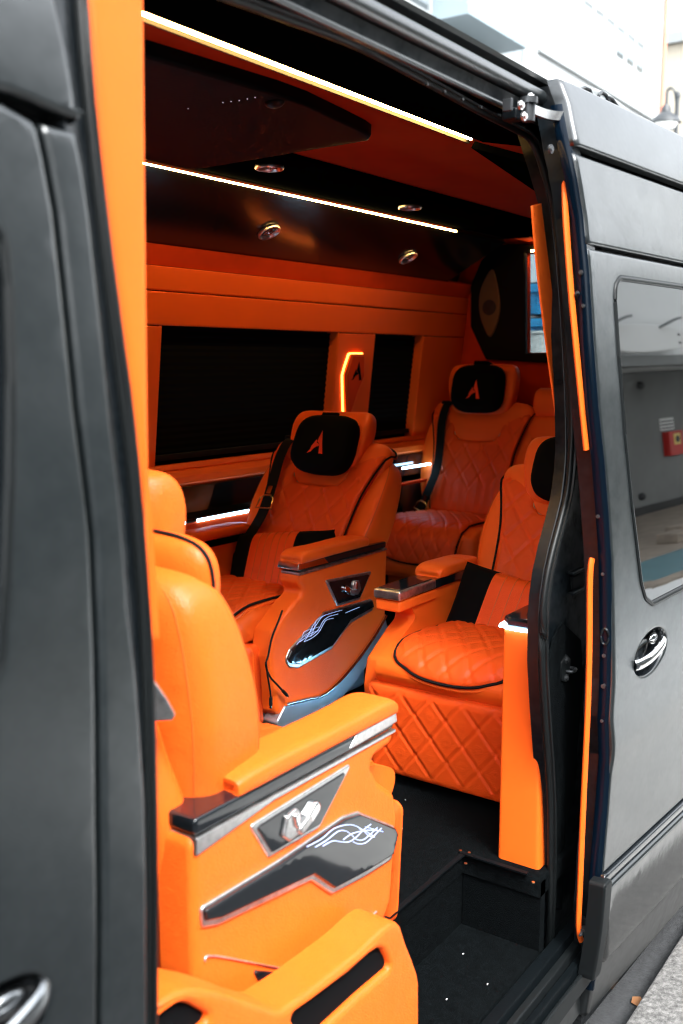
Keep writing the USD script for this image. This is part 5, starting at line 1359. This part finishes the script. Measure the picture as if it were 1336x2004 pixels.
obj('sheet', box((-0.24, 0.004, -0.10), (0.24, 0.010, 0.12)), 'paper_white', nt)
for k in range(3):
    obj('line', box((-0.22, 0.0102, -0.07 + k * 0.06), (0.22, 0.012, -0.05 + k * 0.06)), 'garage_dark', nt)
sb = thing('surfboard', 'white surfboard hung flat on the pale wall, mirrored in the door window', 'surfboard', (11.1, -4.36, 2.80))
oa_ = spline([(-1.25, 0.0, 0), (-1.0, 0.10, 0), (-0.2, 0.18, 0), (0.7, 0.165, 0), (1.2, 0.11, 0), (1.42, 0.0, 0), (1.2, -0.11, 0), (0.7, -0.165, 0), (-0.2, -0.18, 0), (-1.0, -0.10, 0)], 6, closed=True)[:, :2]
obj('board', pad(sg.Polygon(oa_), 0.05, 0.022, res=0.1, edge=0.03, to=lambda v: np.column_stack([v[:, 0], v[:, 2], v[:, 1]])), 'paper_white', sb, smooth=60)
for xx, zz2 in ((1.05, 0.05), (1.05, -0.06)):
    obj('fin_plug', box((xx, 0.0502, zz2 - 0.015), (xx + 0.07, 0.053, zz2 + 0.015)), 'lamp_black', sb)
for xx in (-0.7, 0.6):
    obj('rack_arm', tube(spline([(xx, -0.12, 0.10), (xx, 0.10, 0.16), (xx + 0.3, 0.12, 0.24), (xx + 0.6, 0.06, 0.28)], 5), 0.02, k=6), 'white_frame', sb)
struct('added_dark_ground', box((-40, -5.9, 0.091), (2.6, -0.45, 0.0955)), 'asphalt')  # unseen dark ground added to darken what the front door reflects
struct('added_bounce_ground', box((2.6, -1.3, 0.091), (40, -0.45, 0.0955)), 'bounce_ground')  # unseen pale ground added to brighten what the sliding door reflects
struct('added_bounce_ground', box((2.6, -5.9, 0.091), (3.6, -1.3, 0.0955)), 'bounce_ground')  # more of the added pale ground for the door reflection
struct('paved_yard', box((3.6, -5.96, 0.091), (40, -3.55, 0.096)), 'stone_warm')
struct('painted_lane', box((3.6, -3.55, 0.091), (40, -2.86, 0.097)), 'teal_paint')
struct('kerb_line', box((3.6, -2.86, 0.091), (40, -2.74, 0.12)), 'stone_warm')
struct('pale_paving', box((3.6, -2.74, 0.091), (40, -1.3, 0.0965)), 'pale_wall')
rng = np.random.default_rng(11)
stones_ = []
for k in range(7):
    x_, y_ = 9.4 + 0.55 * k, -4.3 + rng.uniform(-0.3, 0.3)
    stones_.append(rbox((x_, y_, 0.096), (x_ + rng.uniform(0.3, 0.5), y_ + rng.uniform(0.2, 0.35), rng.uniform(0.18, 0.27)), 0.02))
tag(obj('rubble', cat(*stones_), 'stone_warm'), 'rough brown stone blocks in the yard mirrored low in the door window', 'stones', kind='stuff')
